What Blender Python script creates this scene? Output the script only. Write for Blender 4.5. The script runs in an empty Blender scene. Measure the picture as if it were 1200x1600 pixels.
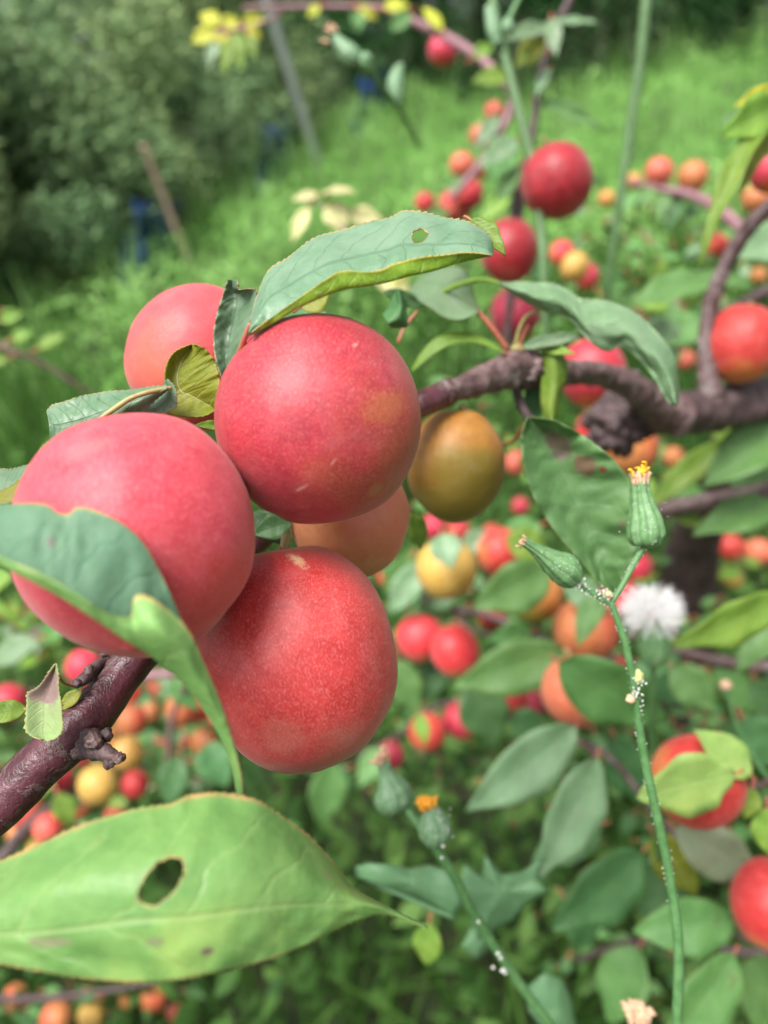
import bpy, math, random
import numpy as np
from mathutils import Vector, Matrix, Quaternion, noise

random.seed(7)
rng = np.random.default_rng(7)
S = bpy.context.scene
R = math.radians

# ------------------------------------------------------------------ camera
FPX = 1204.0                                   # focal length in photo pixels (photo 1200 x 1600)
CAM = Vector((0.0, 0.0, 1.15))
PITCH, ROLL = R(27), R(9)
fw = Vector((0, math.cos(PITCH), -math.sin(PITCH)))
rt0 = Vector((1, 0, 0)); up0 = rt0.cross(fw)
rt = rt0 * math.cos(ROLL) - up0 * math.sin(ROLL)
up = rt0 * math.sin(ROLL) + up0 * math.cos(ROLL)
cd = bpy.data.cameras.new('camera'); cam = bpy.data.objects.new('camera', cd)
S.collection.objects.link(cam); S.camera = cam
cam.matrix_world = Matrix(((rt.x, up.x, -fw.x, CAM.x), (rt.y, up.y, -fw.y, CAM.y), (rt.z, up.z, -fw.z, CAM.z), (0, 0, 0, 1)))
cd.sensor_fit = 'VERTICAL'; cd.sensor_height = 36; cd.sensor_width = 27
cd.lens = FPX / 1600 * 36
cd.clip_start = 0.01; cd.clip_end = 300
cd.dof.use_dof = True; cd.dof.focus_distance = 0.182; cd.dof.aperture_fstop = cd.lens / 3.5

# ------------------------------------------------------------------ light
W = bpy.data.worlds.new('World'); S.world = W; W.use_nodes = True
wn = W.node_tree.nodes; wl = W.node_tree.links
sky = wn.new('ShaderNodeTexSky'); sky.sky_type = 'NISHITA'; sky.sun_disc = False
SUN_EL, SUN_AZ = R(66), R(-140)
sky.sun_elevation = SUN_EL; sky.sun_rotation = SUN_AZ
sky.air_density = 1.0; sky.dust_density = 4.0; sky.ozone_density = 0.6
hs = wn.new('ShaderNodeHueSaturation'); hs.inputs['Saturation'].default_value = 0.22
wl.new(sky.outputs[0], hs.inputs['Color']); wl.new(hs.outputs[0], wn['Background'].inputs[0])
wn['Background'].inputs[1].default_value = 0.12
sl = bpy.data.lights.new('sun', 'SUN'); sun = bpy.data.objects.new('sun', sl); S.collection.objects.link(sun)
sl.energy = 2.8; sl.angle = R(34); sl.color = (1.0, 0.97, 0.93)
sdir = Vector((math.sin(SUN_AZ) * math.cos(SUN_EL), math.cos(SUN_AZ) * math.cos(SUN_EL), math.sin(SUN_EL)))
sun.rotation_euler = sdir.to_track_quat('Z', 'Y').to_euler()
S.view_settings.view_transform = 'Standard'; S.view_settings.look = 'None'
S.view_settings.exposure = 0.95; S.view_settings.gamma = 1
S.render.engine = 'CYCLES'; S.cycles.max_bounces = 10; S.cycles.diffuse_bounces = 7; S.cycles.transmission_bounces = 8; S.cycles.transparent_max_bounces = 8

# ------------------------------------------------------------------ helpers
def P(px, py, d):
    return CAM + (rt * ((px - 600) / FPX) + up * (-(py - 800) / FPX) + fw) * d
def ray(px, py):
    return (rt * ((px - 600) / FPX) + up * (-(py - 800) / FPX) + fw)
def gz(x, y):
    return 0.16 * y + 0.03 * x + 0.05 * math.sin(x * 1.3 + 0.5) * math.sin(y * 0.9)
def ghit(px, py):
    r = ray(px, py); t = 0.3
    while t < 60:
        p = CAM + r * t
        if p.z <= gz(p.x, p.y): return p
        t *= 1.01
    return CAM + r * 12
def tag(o, label=None, cat=None, group=None, kind=None):
    if label: o['label'] = label
    if cat: o['category'] = cat
    if group: o['group'] = group
    if kind: o['kind'] = kind
    return o
def empty(name, loc, label, cat, group=None):
    o = bpy.data.objects.new(name, None); o.location = loc; o.empty_display_size = 0.02
    S.collection.objects.link(o); return tag(o, label, cat, group)
def mesh_obj(name, V, F, mats, parent=None, uv=None, midx=None, smooth=True, attr=None, origin=None):
    """V world coords (n,3); F list of faces; uv per-vertex (n,2)."""
    V = np.asarray(V, dtype=float)
    org = np.array(origin if origin is not None else V.mean(0))
    me = bpy.data.meshes.new(name)
    if isinstance(F, np.ndarray):
        k = F.shape[1]
        me.vertices.add(len(V)); me.vertices.foreach_set('co', (V - org).ravel())
        me.loops.add(F.size); me.loops.foreach_set('vertex_index', F.ravel().astype(np.int32))
        me.polygons.add(len(F)); me.polygons.foreach_set('loop_start', np.arange(0, F.size, k, dtype=np.int32))
        me.update(calc_edges=True)
    else:
        me.from_pydata((V - org).tolist(), [], F); me.update()
    if uv is not None:
        l = me.uv_layers.new(name='UVMap'); vi = np.empty(len(me.loops), dtype=np.int32)
        me.loops.foreach_get('vertex_index', vi); l.data.foreach_set('uv', np.asarray(uv)[vi].ravel())
    if attr:
        for k, a in attr.items():
            at = me.attributes.new(k, 'FLOAT', 'POINT'); at.data.foreach_set('value', np.asarray(a, dtype=np.float32))
    for m in (mats if isinstance(mats, (list, tuple)) else [mats]): me.materials.append(m)
    if midx is not None: me.polygons.foreach_set('material_index', np.asarray(midx, dtype=np.int32))
    if smooth: me.polygons.foreach_set('use_smooth', np.ones(len(me.polygons), dtype=bool))
    o = bpy.data.objects.new(name, me); S.collection.objects.link(o)
    if parent is not None:
        o.parent = parent; o.location = Vector(org) - Vector(parent.location)
    else: o.location = Vector(org)
    return o
def catmull(pts, n):
    """smooth resample of rows (any dimension) to n samples, uniform in station index."""
    p = np.asarray(pts, dtype=float); m = len(p)
    if m == 2:
        t = np.linspace(0, 1, n)[:, None]; return p[0] * (1 - t) + p[1] * t
    q = np.vstack([2 * p[0] - p[1], p, 2 * p[-1] - p[-2]])
    t = np.linspace(0, m - 1, n); i = np.minimum(t.astype(int), m - 2); f = (t - i)[:, None]
    a, b, c, d = q[i], q[i + 1], q[i + 2], q[i + 3]
    return 0.5 * ((2 * b) + (-a + c) * f + (2 * a - 5 * b + 4 * c - d) * f ** 2 + (-a + 3 * b - 3 * c + d) * f ** 3)
def px2w(a):
    a = np.asarray(a, dtype=float); d = a[..., 2:3]
    return (np.array(CAM) + (np.array(rt) * ((a[..., 0:1] - 600) / FPX) + np.array(up) * (-(a[..., 1:2] - 800) / FPX) + np.array(fw)) * d)
def tube_geo(path, radii, seg=12, n=None, bump=0.0, seed=0, bfreq=120, cap=True):
    """path world pts; returns V,F,uv"""
    path = np.asarray(path, float); radii = np.asarray(radii, float)[:, None]
    n = n or len(path) * 6
    pr = catmull(np.hstack([path, radii]), n); c = pr[:, :3]; r = np.maximum(pr[:, 3], 1e-5)
    T = np.gradient(c, axis=0); T /= np.linalg.norm(T, axis=1)[:, None] + 1e-12
    ref = np.array([0.2, 0.3, 0.93]); V = []; uv = []
    s = np.cross(T[0], ref); s /= np.linalg.norm(s); L = 0
    for i in range(n):
        s = s - T[i] * s.dot(T[i]); s /= np.linalg.norm(s) + 1e-12; b = np.cross(T[i], s)
        if i: L += np.linalg.norm(c[i] - c[i - 1])
        for k in range(seg):
            a = 2 * math.pi * k / seg
            dirv = s * math.cos(a) + b * math.sin(a); rr = r[i]
            if bump:
                q = c[i] + dirv * rr
                rr *= 1 + bump * noise.noise(Vector(q * bfreq) + Vector((seed, 0, 0))) + bump * 0.5 * noise.noise(Vector(q * bfreq * 3))
            V.append(c[i] + dirv * rr); uv.append((L * 100, k / seg))
    F = []
    for i in range(n - 1):
        for k in range(seg):
            k2 = (k + 1) % seg
            F.append((i * seg + k, i * seg + k2, (i + 1) * seg + k2, (i + 1) * seg + k))
    if cap:
        V.append(c[0] - T[0] * r[0] * 0.4); uv.append((0, 0)); V.append(c[-1] + T[-1] * r[-1] * 0.4); uv.append((0, 0))
        for k in range(seg):
            k2 = (k + 1) % seg
            F.append((len(V) - 2, k2, k)); F.append((len(V) - 1, (n - 1) * seg + k, (n - 1) * seg + k2))
    return np.array(V), F, np.array(uv)
def tube(name, pts, mat, parent=None, seg=12, n=None, bump=0, seed=0, bfreq=120):
    """pts: (px,py,depth,width_px)"""
    pw = [P(a, b, c) for a, b, c, w in pts]; rr = [w * (0.43 if name == 'stem' else 0.5) * c / FPX for a, b, c, w in pts]
    V, F, uv = tube_geo(pw, rr, seg, n, bump, seed, bfreq)
    return mesh_obj(name, V, F, mat, parent, uv)
def merge(parts):
    V = []; F = []; U = []; M = []; o = 0
    for p in parts:
        v, f, u, m = p
        V.append(v); U.append(u); F += [tuple(i + o for i in q) for q in f]; M += [m] * len(f); o += len(v)
    return np.vstack(V), F, np.vstack(U), M

# ------------------------------------------------------------------ materials
class NT:
    def __init__(s, name):
        s.m = bpy.data.materials.new(name); s.m.use_nodes = True; s.t = s.m.node_tree; s.t.nodes.clear()
        s.out = s.t.nodes.new('ShaderNodeOutputMaterial')
    def n(s, typ, ins=None, **kw):
        nd = s.t.nodes.new(typ)
        for k, v in kw.items(): setattr(nd, k, v)
        for k, v in (ins or {}).items(): s.set(nd.inputs[k], v)
        return nd
    def set(s, sock, v):
        if isinstance(v, bpy.types.NodeSocket): s.t.links.new(v, sock)
        elif isinstance(v, (tuple, list)) and sock.type == 'RGBA' and len(v) == 3: sock.default_value = (*v, 1)
        else: sock.default_value = v
    def math(s, op, a, b=0.0, c=0.0, clamp=False):
        nd = s.n('ShaderNodeMath', {0: a, 1: b, 2: c}, operation=op); nd.use_clamp = clamp; return nd.outputs[0]
    def mix(s, f, a, b, mode='MIX'):
        nd = s.t.nodes.new('ShaderNodeMix'); nd.data_type = 'RGBA'; nd.blend_type = mode
        s.set(nd.inputs[0], f); s.set(nd.inputs[6], a); s.set(nd.inputs[7], b); return nd.outputs[2]
    def ss(s, x, lo, hi, a=0.0, b=1.0):
        nd = s.n('ShaderNodeMapRange', {0: x, 1: lo, 2: hi, 3: a, 4: b}, interpolation_type='SMOOTHSTEP'); return nd.outputs[0]
    def noise(s, vec, scale, detail=3, rough=0.5, dist=0.0):
        return s.n('ShaderNodeTexNoise', {'Vector': vec, 'Scale': scale, 'Detail': detail, 'Roughness': rough, 'Distortion': dist}).outputs[0]
    def bsdf(s, **k):
        nd = s.t.nodes.new('ShaderNodeBsdfPrincipled')
        for a, v in k.items(): s.set(nd.inputs[a.replace('_', ' ')], v)
        return nd
    def bump(s, h, strength, dist):
        return s.n('ShaderNodeBump', {'Height': h, 'Strength': strength, 'Distance': dist}).outputs[0]
    def finish(s, sh): s.t.links.new(sh, s.out.inputs[0]); return s.m

def leaf_mat(name, base, alt, vein=(0.25, 0.4, 0.15), edge=(0.45, 0.25, 0.08), veinamt=0.35, net=0.0, edgeamt=0.5,
             spots=0.0, spotcol=(0.12, 0.05, 0.03), rough=0.45, trans=0.25, N=9, patches=(), blotch=0.0, blotchcol=(0.5, 0.55, 0.1), edgew=0.03):
    t = NT(name)
    uv = t.n('ShaderNodeTexCoord'); sp = t.n('ShaderNodeSeparateXYZ', {0: uv.outputs['UV']})
    u, v = sp.outputs[0], sp.outputs[1]
    av = t.math('ABSOLUTE', t.math('SUBTRACT', t.math('MULTIPLY', v, 2.0), 1.0))
    ob = uv.outputs['Object']
    w1 = t.noise(ob, 85, 5, 0.65); w2 = t.noise(ob, 400, 3, 0.6)
    col = t.mix(t.ss(w1, 0.35, 0.65), base, alt)
    col = t.mix(t.ss(w2, 0.3, 0.75, 0.0, 0.35), col, tuple(min(1, c * 1.45) for c in base))
    rnd = t.n('ShaderNodeObjectInfo').outputs['Random']
    wob = t.math('MULTIPLY', t.math('SUBTRACT', t.noise(ob, 110, 2), 0.5), 0.11)
    tt = t.math('MULTIPLY', t.math('ADD', t.math('SUBTRACT', u, t.math('MULTIPLY', t.math('POWER', av, 1.3), 0.16)), wob), float(N))
    fr = t.math('ABSOLUTE', t.math('SUBTRACT', t.math('FRACT', tt), 0.5))
    lat = t.math('MULTIPLY', t.ss(fr, 0.0, 0.07, 1.0, 0.0), t.ss(av, 0.75, 0.98, 1.0, 0.0))
    mid = t.ss(av, 0.015, 0.05, 1.0, 0.0)
    vm = t.math('MAXIMUM', mid, t.math('MULTIPLY', lat, 0.6))
    cmb = t.n('ShaderNodeCombineXYZ', {0: t.math('MULTIPLY', u, 2.4), 1: v, 2: rnd})
    vor = t.n('ShaderNodeTexVoronoi', {'Vector': cmb.outputs[0], 'Scale': 14.0}, feature='DISTANCE_TO_EDGE').outputs[0]
    nm = t.ss(vor, 0.0, 0.05, 1.0, 0.0)
    vm2 = t.math('MAXIMUM', vm, t.math('MULTIPLY', nm, net))
    col = t.mix(t.math('MULTIPLY', vm2, veinamt), col, vein)
    if blotch:
        bl = t.ss(t.noise(ob, 35, 3, 0.6), 0.52, 0.7, 0, blotch); col = t.mix(bl, col, blotchcol)
    if spots:
        sn = t.ss(t.noise(ob, 150, 2, 0.5, 0.5), 0.68, 0.74, 0.0, spots); col = t.mix(sn, col, spotcol)
    for (pu, pv, rad, pc, amt) in patches:          # real blemishes at fixed leaf positions
        dx = t.math('MULTIPLY', t.math('SUBTRACT', u, pu), 2.0); dy = t.math('SUBTRACT', v, pv)
        dd = t.math('SQRT', t.math('ADD', t.math('MULTIPLY', dx, dx), t.math('MULTIPLY', dy, dy)))
        dd = t.math('ADD', dd, t.math('MULTIPLY', t.math('SUBTRACT', t.noise(ob, 260, 3, 0.7), 0.5), rad * 1.3))
        col = t.mix(t.ss(dd, rad * 0.55, rad, amt, 0.0), col, pc)
    ed = t.ss(t.math('ADD', av, t.math('MULTIPLY', t.math('SUBTRACT', w2, 0.5), 0.02)), 1.0 - edgew * 1.6, 1.0 - edgew * 0.3, 0.0, edgeamt)
    ed = t.math('MULTIPLY', ed, t.ss(w1, 0.38, 0.6, 0.25, 1.0))
    col = t.mix(ed, col, edge)
    att = t.n('ShaderNodeAttribute', attribute_name='rim').outputs['Fac']
    col = t.mix(t.math('MULTIPLY', att, 0.9), col, t.mix(t.ss(w2, .4, .6), (0.42, 0.34, 0.12), (0.2, 0.09, 0.04)))
    hsv = t.n('ShaderNodeHueSaturation', {'Hue': t.ss(rnd, 0, 1, 0.49, 0.51), 'Value': t.ss(rnd, 0, 1, 0.85, 1.15), 'Color': col}).outputs[0]
    h = t.math('ADD', t.math('MULTIPLY', vm, -0.35), t.math('MULTIPLY', w2, 0.5))
    h = t.math('ADD', h, t.math('MULTIPLY', w1, 1.0))
    nr = t.bump(h, 0.6, 0.0008)
    b = t.bsdf(Base_Color=hsv, Roughness=rough, Normal=nr, Specular_IOR_Level=0.36)
    tr = t.n('ShaderNodeBsdfTranslucent', {'Color': t.mix(0.5, hsv, (0.3, 0.5, 0.05), 'MIX')})
    ms = t.n('ShaderNodeMixShader', {0: trans, 1: b.outputs[0], 2: tr.outputs[0]})
    return t.finish(ms.outputs[0])

def plum_mat(name, dark, main, light, alt, altdir=(0, 0, -1), altlo=0.5, altamt=0.8, speck=0.5, spots=(), fine=55.0, sheen=0.35, rough=0.42):
    sheen *= 0.35
    t = NT(name); tc = t.n('ShaderNodeTexCoord'); ob = tc.outputs['Object']
    n1 = t.noise(ob, 1.6, 3, 0.5); n2 = t.noise(ob, 5.0, 4, 0.6)
    st = t.n('ShaderNodeMapping', {'Vector': ob, 'Scale': (1.0, 1.0, 0.45)}).outputs[0]
    f1 = t.noise(st, fine, 3, 0.65); f2 = t.noise(st, fine * 2.2, 2, 0.5)
    col = t.mix(t.ss(n2, 0.3, 0.7), dark, main)
    dt = t.n('ShaderNodeVectorMath', {0: ob, 1: tuple(Vector(altdir).normalized())}, operation='DOT_PRODUCT').outputs['Value']
    am = t.math('ADD', dt, t.math('MULTIPLY', t.math('SUBTRACT', n1, 0.5), 1.2))
    am = t.math('ADD', am, t.math('MULTIPLY', t.math('SUBTRACT', f1, 0.5), 0.5))
    col = t.mix(t.ss(am, altlo - 0.35, altlo + 0.45, 0.0, altamt), col, alt)
    col = t.mix(t.ss(f1, 0.46, 0.72, 0.0, speck), col, light)
    col = t.mix(t.ss(f2, 0.35, 0.15, 0.0, 0.25 * speck), col, tuple(c * 0.55 for c in dark))
    bm = t.ss(t.noise(ob, 2.6, 5, 0.62, 0.6), 0.48, 0.75, 0.0, 0.15)           # dusty bloom, rubbed off in places
    col = t.mix(bm, col, tuple(min(.8, c * .7 + .22) for c in main))
    vo = t.n('ShaderNodeTexVoronoi', {'Vector': ob, 'Scale': 26.0}).outputs['Distance']
    gate = t.ss(t.noise(ob, 3.0, 2), 0.4, 0.65)
    col = t.mix(t.math('MULTIPLY', t.ss(vo, 0.05, 0.13, 0.75 * speck, 0.0), gate), col, (0.75, 0.5, 0.28))
    for (c, rad, sc, amt, stretch) in spots:
        dv = t.n('ShaderNodeVectorMath', {0: ob, 1: tuple(c)}, operation='SUBTRACT').outputs[0]
        if stretch:
            sd, sk = stretch; sd = Vector(sd).normalized()
            pr = t.n('ShaderNodeVectorMath', {0: dv, 1: tuple(sd)}, operation='DOT_PRODUCT').outputs['Value']
            al = t.n('ShaderNodeVectorMath', {0: tuple(sd), 'Scale': t.math('MULTIPLY', pr, 1.0 - 1.0 / sk)}, operation='SCALE').outputs[0]
            dv = t.n('ShaderNodeVectorMath', {0: dv, 1: al}, operation='SUBTRACT').outputs[0]
        ln = t.n('ShaderNodeVectorMath', {0: dv}, operation='LENGTH').outputs['Value']
        ln = t.math('ADD', ln, t.math('MULTIPLY', t.math('SUBTRACT', t.noise(ob, 22, 4, 0.75), 0.5), rad * 1.6))
        col = t.mix(t.ss(ln, rad * 0.3, rad, amt, 0.0), col, sc)
    rnd = t.n('ShaderNodeObjectInfo').outputs['Random']
    col = t.n('ShaderNodeHueSaturation', {'Hue': t.ss(rnd, 0, 1, 0.493, 0.507), 'Value': t.ss(rnd, 0, 1, 0.92, 1.08), 'Color': col}).outputs[0]
    rg = t.math('ADD', t.math('MULTIPLY', f1, 0.2), rough - 0.1)
    nr = t.bump(t.math('ADD', f1, t.math('MULTIPLY', n2, 2.0)), 0.12, 0.02)
    b = t.bsdf(Base_Color=col, Roughness=rg, Normal=nr, Sheen_Weight=sheen, Sheen_Roughness=0.45, Sheen_Tint=(1, 0.82, 0.8), Specular_IOR_Level=0.42,
               Subsurface_Weight=0.12, Subsurface_Radius=(1.0, 0.3, 0.15), Subsurface_Scale=0.0015)
    return t.finish(b.outputs[0])

def bark_mat(name, a, b_, grey, greyamt=0.6, rough=0.4):
    t = NT(name); tc = t.n('ShaderNodeTexCoord'); ob = tc.outputs['Object']; uv = tc.outputs['UV']
    n1 = t.noise(ob, 180, 4, 0.6); n2 = t.noise(ob, 900, 3, 0.6)
    col = t.mix(t.ss(n1, 0.35, 0.65), a, b_)
    g = t.noise(ob, 110, 5, 0.75, 1.0)
    gm = t.ss(g, 0.56, 0.60, 0.0, greyamt)
    m2 = t.n('ShaderNodeMapping', {'Vector': uv, 'Scale': (0.6, 9.0, 1)}).outputs[0]
    ln = t.ss(t.noise(m2, 6.0, 3, 0.6), 0.66, 0.7, 0, greyamt)
    gm = t.math('MAXIMUM', gm, ln)
    col = t.mix(gm, col, t.mix(t.ss(n2, 0.3, 0.7), grey, tuple(c * 0.4 for c in grey)))
    h = t.math('ADD', t.math('ADD', n1, t.math('MULTIPLY', n2, 0.6)), t.math('MULTIPLY', gm, 0.8))
    b = t.bsdf(Base_Color=col, Roughness=t.math('ADD', t.math('MULTIPLY', gm, 0.4), rough), Normal=t.bump(h, 0.6, 0.0008))
    return t.finish(b.outputs[0])

def plain_mat(name, c, c2=None, rough=0.6, scale=200, trans=0.0, bump=0.3):
    t = NT(name); ob = t.n('ShaderNodeTexCoord').outputs['Object']
    n1 = t.noise(ob, scale, 4, 0.6)
    col = t.mix(t.ss(n1, 0.35, 0.65), c, c2 or tuple(x * 0.7 for x in c))
    b = t.bsdf(Base_Color=col, Roughness=rough, Normal=t.bump(n1, bump, 0.1 / scale))
    if trans:
        tr = t.n('ShaderNodeBsdfTranslucent', {'Color': col})
        return t.finish(t.n('ShaderNodeMixShader', {0: trans, 1: b.outputs[0], 2: tr.outputs[0]}).outputs[0])
    return t.finish(b.outputs[0])

def foliage_mat(name, c1, c2, c3, trans=0.25):
    t = NT(name); a = t.n('ShaderNodeAttribute', attribute_name='tint').outputs['Fac']
    col = t.mix(t.ss(a, 0.0, 0.5), c1, c2); col = t.mix(t.ss(a, 0.5, 1.0), col, c3)
    b = t.bsdf(Base_Color=col, Roughness=0.6, Specular_IOR_Level=0.12)
    tr = t.n('ShaderNodeBsdfTranslucent', {'Color': col})
    return t.finish(t.n('ShaderNodeMixShader', {0: trans, 1: b.outputs[0], 2: tr.outputs[0]}).outputs[0])

M = {}
M['top'] = leaf_mat('leaf_upper_side', (0.105, 0.195, 0.105), (0.165, 0.25, 0.16), vein=(0.06, 0.13, 0.07), veinamt=0.5, edgeamt=0.7, edge=(0.5, 0.3, 0.14), rough=0.38, trans=0.12)
M['under'] = leaf_mat('leaf_under_side', (0.24, 0.36, 0.03), (0.20, 0.32, 0.02), vein=(0.6, 0.68, 0.25), veinamt=0.7, net=0.55, edgeamt=0.8, edge=(0.6, 0.42, 0.08), rough=0.5, trans=0.35)
M['under_soft'] = leaf_mat('leaf_soft_under_side', (0.19, 0.34, 0.10), (0.22, 0.38, 0.11), vein=(0.4, 0.45, 0.2), veinamt=0.4, edgeamt=0.8, edge=(0.55, 0.33, 0.14), rough=0.5, trans=0.2, edgew=0.06)
M['olive'] = leaf_mat('leaf_olive_side', (0.16, 0.19, 0.015), (0.21, 0.21, 0.02), vein=(0.45, 0.42, 0.16), veinamt=0.75, net=0.15, edgeamt=0.6, edge=(0.35, 0.2, 0.04), rough=0.5, trans=0.25, N=6)
M['big'] = leaf_mat('leaf_big_front', (0.125, 0.265, 0.07), (0.185, 0.335, 0.095), vein=(0.32, 0.42, 0.16), veinamt=0.45, edgeamt=0.85, edge=(0.5, 0.28, 0.12), rough=0.42, trans=0.2, blotch=0.55, blotchcol=(0.36, 0.5, 0.12),
                  patches=[(0.53, 0.80, 0.035, (0.16, 0.05, 0.09), 0.9), (0.43, 0.68, 0.05, (0.2, 0.14, 0.12), 0.5), (0.27, 0.62, 0.09, (0.26, 0.2, 0.14), 0.6), (0.80, 0.2, 0.03, (0.3, 0.25, 0.15), 0.5)], N=7, edgew=0.035)
M['front'] = leaf_mat('leaf_front_left', (0.08, 0.165, 0.09), (0.105, 0.195, 0.11), vein=(0.06, 0.15, 0.09), veinamt=0.6, edgeamt=0.7, edge=(0.4, 0.35, 0.12), rough=0.6, trans=0.12, edgew=0.02, patches=[(0.2, 0.2, 0.05, (0.14, 0.09, 0.1), 0.7)])
M['purple'] = leaf_mat('leaf_purple_damaged', (0.26, 0.36, 0.14), (0.3, 0.38, 0.17), vein=(0.4, 0.42, 0.24), veinamt=0.4, edgeamt=0.6, rough=0.5, trans=0.2, patches=[(0.3, 0.45, 0.7, (0.27, 0.13, 0.17), 0.8)])
M['mid'] = leaf_mat('leaf_mid_green', (0.095, 0.22, 0.06), (0.135, 0.285, 0.08), vein=(0.2, 0.36, 0.14), veinamt=0.45, edgeamt=0.45, edge=(0.3, 0.27, 0.08), spots=0.5, trans=0.25)
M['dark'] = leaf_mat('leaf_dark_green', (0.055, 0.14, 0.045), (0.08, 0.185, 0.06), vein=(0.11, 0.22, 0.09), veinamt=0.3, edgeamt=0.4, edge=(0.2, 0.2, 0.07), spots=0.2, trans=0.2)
M['pale'] = leaf_mat('leaf_pale_bloom', (0.145, 0.245, 0.12), (0.19, 0.29, 0.16), vein=(0.25, 0.38, 0.22), veinamt=0.3, edgeamt=0.4, edge=(0.3, 0.24, 0.12), spots=0.15, rough=0.36, trans=0.15, blotch=0.14, blotchcol=(0.3, 0.24, 0.26))
M['bright'] = leaf_mat('leaf_bright_green', (0.165, 0.30, 0.04), (0.22, 0.36, 0.06), vein=(0.4, 0.5, 0.15), veinamt=0.4, edgeamt=0.4, edge=(0.4, 0.35, 0.08), trans=0.35, blotch=0.2)
M['lime'] = leaf_mat('leaf_lime_pale', (0.24, 0.38, 0.09), (0.29, 0.42, 0.12), vein=(0.4, 0.5, 0.2), veinamt=0.4, edgeamt=0.4, edge=(0.4, 0.4, 0.12), trans=0.2, blotch=0.3)
M['yellow'] = leaf_mat('leaf_yellow', (0.55, 0.52, 0.04), (0.5, 0.55, 0.06), vein=(0.6, 0.6, 0.3), veinamt=0.3, edgeamt=0.3, edge=(0.5, 0.3, 0.1), trans=0.35)
M['straw'] = leaf_mat('leaf_straw', (0.62, 0.58, 0.28), (0.66, 0.6, 0.3), vein=(0.7, 0.6, 0.4), veinamt=0.3, edgeamt=0.4, edge=(0.5, 0.35, 0.2), trans=0.3)
M['greyleaf'] = leaf_mat('leaf_dull_underside', (0.2, 0.26, 0.15), (0.26, 0.3, 0.18), vein=(0.4, 0.4, 0.3), veinamt=0.5, edgeamt=0.4, trans=0.15)
M['drymid'] = leaf_mat('leaf_mid_blemished', (0.105, 0.24, 0.08), (0.135, 0.28, 0.10), vein=(0.2, 0.34, 0.14), veinamt=0.35, edgeamt=0.6, edge=(0.3, 0.36, 0.12), trans=0.2, N=7,
                     patches=[(0.2, 0.62, 0.22, (0.17, 0.12, 0.09), 0.9), (0.36, 0.74, 0.13, (0.22, 0.12, 0.08), 0.85), (0.41, 0.86, 0.04, (0.25, 0.06, 0.03), 0.9), (0.66, 0.83, 0.06, (0.2, 0.15, 0.1), 0.5)], edgew=0.02)
M['stalk'] = plain_mat('stalk_red', (0.42, 0.09, 0.08), (0.33, 0.14, 0.05), rough=0.4, scale=500)
M['stalk_green'] = plain_mat('stalk_green', (0.3, 0.32, 0.1), (0.36, 0.2, 0.1), rough=0.45, scale=500)
M['barkglossy'] = bark_mat('bark_purple_glossy', (0.05, 0.010, 0.015), (0.10, 0.028, 0.038), (0.24, 0.2, 0.17), 0.4, 0.36)
M['bark'] = bark_mat('bark_purple_rough', (0.07, 0.035, 0.034), (0.17, 0.11, 0.105), (0.36, 0.31, 0.29), 0.7, 0.5)
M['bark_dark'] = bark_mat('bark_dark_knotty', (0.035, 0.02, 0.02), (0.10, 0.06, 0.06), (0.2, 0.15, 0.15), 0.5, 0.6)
M['bark_pink'] = bark_mat('bark_pinkish', (0.22, 0.09, 0.11), (0.3, 0.16, 0.18), (0.35, 0.28, 0.28), 0.3, 0.5)
M['weed'] = plain_mat('weed_green', (0.07, 0.18, 0.055), (0.11, 0.24, 0.085), rough=0.5, scale=300)
M['weedblue'] = plain_mat('weed_blue_green', (0.105, 0.23, 0.10), (0.14, 0.28, 0.13), rough=0.5, scale=120, trans=0.1)
M['weedfar'] = plain_mat('weed_dull_green', (0.075, 0.15, 0.05), (0.10, 0.19, 0.07), rough=0.55, scale=100)
M['petal'] = plain_mat('petal_yellow', (0.85, 0.55, 0.02), (0.8, 0.4, 0.02), rough=0.6, scale=800)
M['petal_orange'] = plain_mat('petal_orange', (0.85, 0.3, 0.02), (0.8, 0.42, 0.03), rough=0.6, scale=800)
M['dry'] = plain_mat('dry_petal', (0.7, 0.5, 0.32), (0.6, 0.34, 0.22), rough=0.8, scale=700)
M['aphid'] = plain_mat('aphid_white', (0.72, 0.72, 0.68), (0.5, 0.52, 0.42), rough=0.7, scale=900)
M['node'] = plain_mat('node_pale_green', (0.42, 0.5, 0.16), (0.5, 0.46, 0.22), rough=0.6, scale=500)
M['fluff'] = plain_mat('pappus_white', (0.98, 0.97, 0.97), (0.96, 0.95, 0.95), rough=0.8, scale=300, trans=0.5)

# ------------------------------------------------------------------ leaves
def sinterp(x, xp, fp):
    n = len(list(x)); t = np.interp(np.arange(n), np.array(xp, float), np.arange(len(xp))); i = np.minimum(t.astype(int), len(xp) - 2); f = t - i
    c = np.array(fp, float)[i] * (1 - f) + np.array(fp, float)[i + 1] * f
    for _ in range(6): c = np.convolve(np.r_[2 * c[0] - c[1], c, 2 * c[-1] - c[-2]], [.25, .5, .25], 'valid')
    return c
def ragged(poly, amp, seed=1):
    rs = random.Random(seed); out = []
    for i in range(len(poly)):
        a, b = poly[i], poly[(i + 1) % len(poly)]
        for k in range(4):
            t = k / 4; out.append((a[0] * (1 - t) + b[0] * t + rs.uniform(-amp, amp), a[1] * (1 - t) + b[1] * t + rs.uniform(-amp, amp)))
    return out
def pip(x, y, poly):
    n = len(poly); ins = np.zeros(x.shape, bool)
    for i in range(n):
        x1, y1 = poly[i]; x2, y2 = poly[(i + 1) % n]
        c = ((y1 > y) != (y2 > y)) & (x < (x2 - x1) * (y - y1) / (y2 - y1 + 1e-12) + x1); ins ^= c
    return ins
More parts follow.
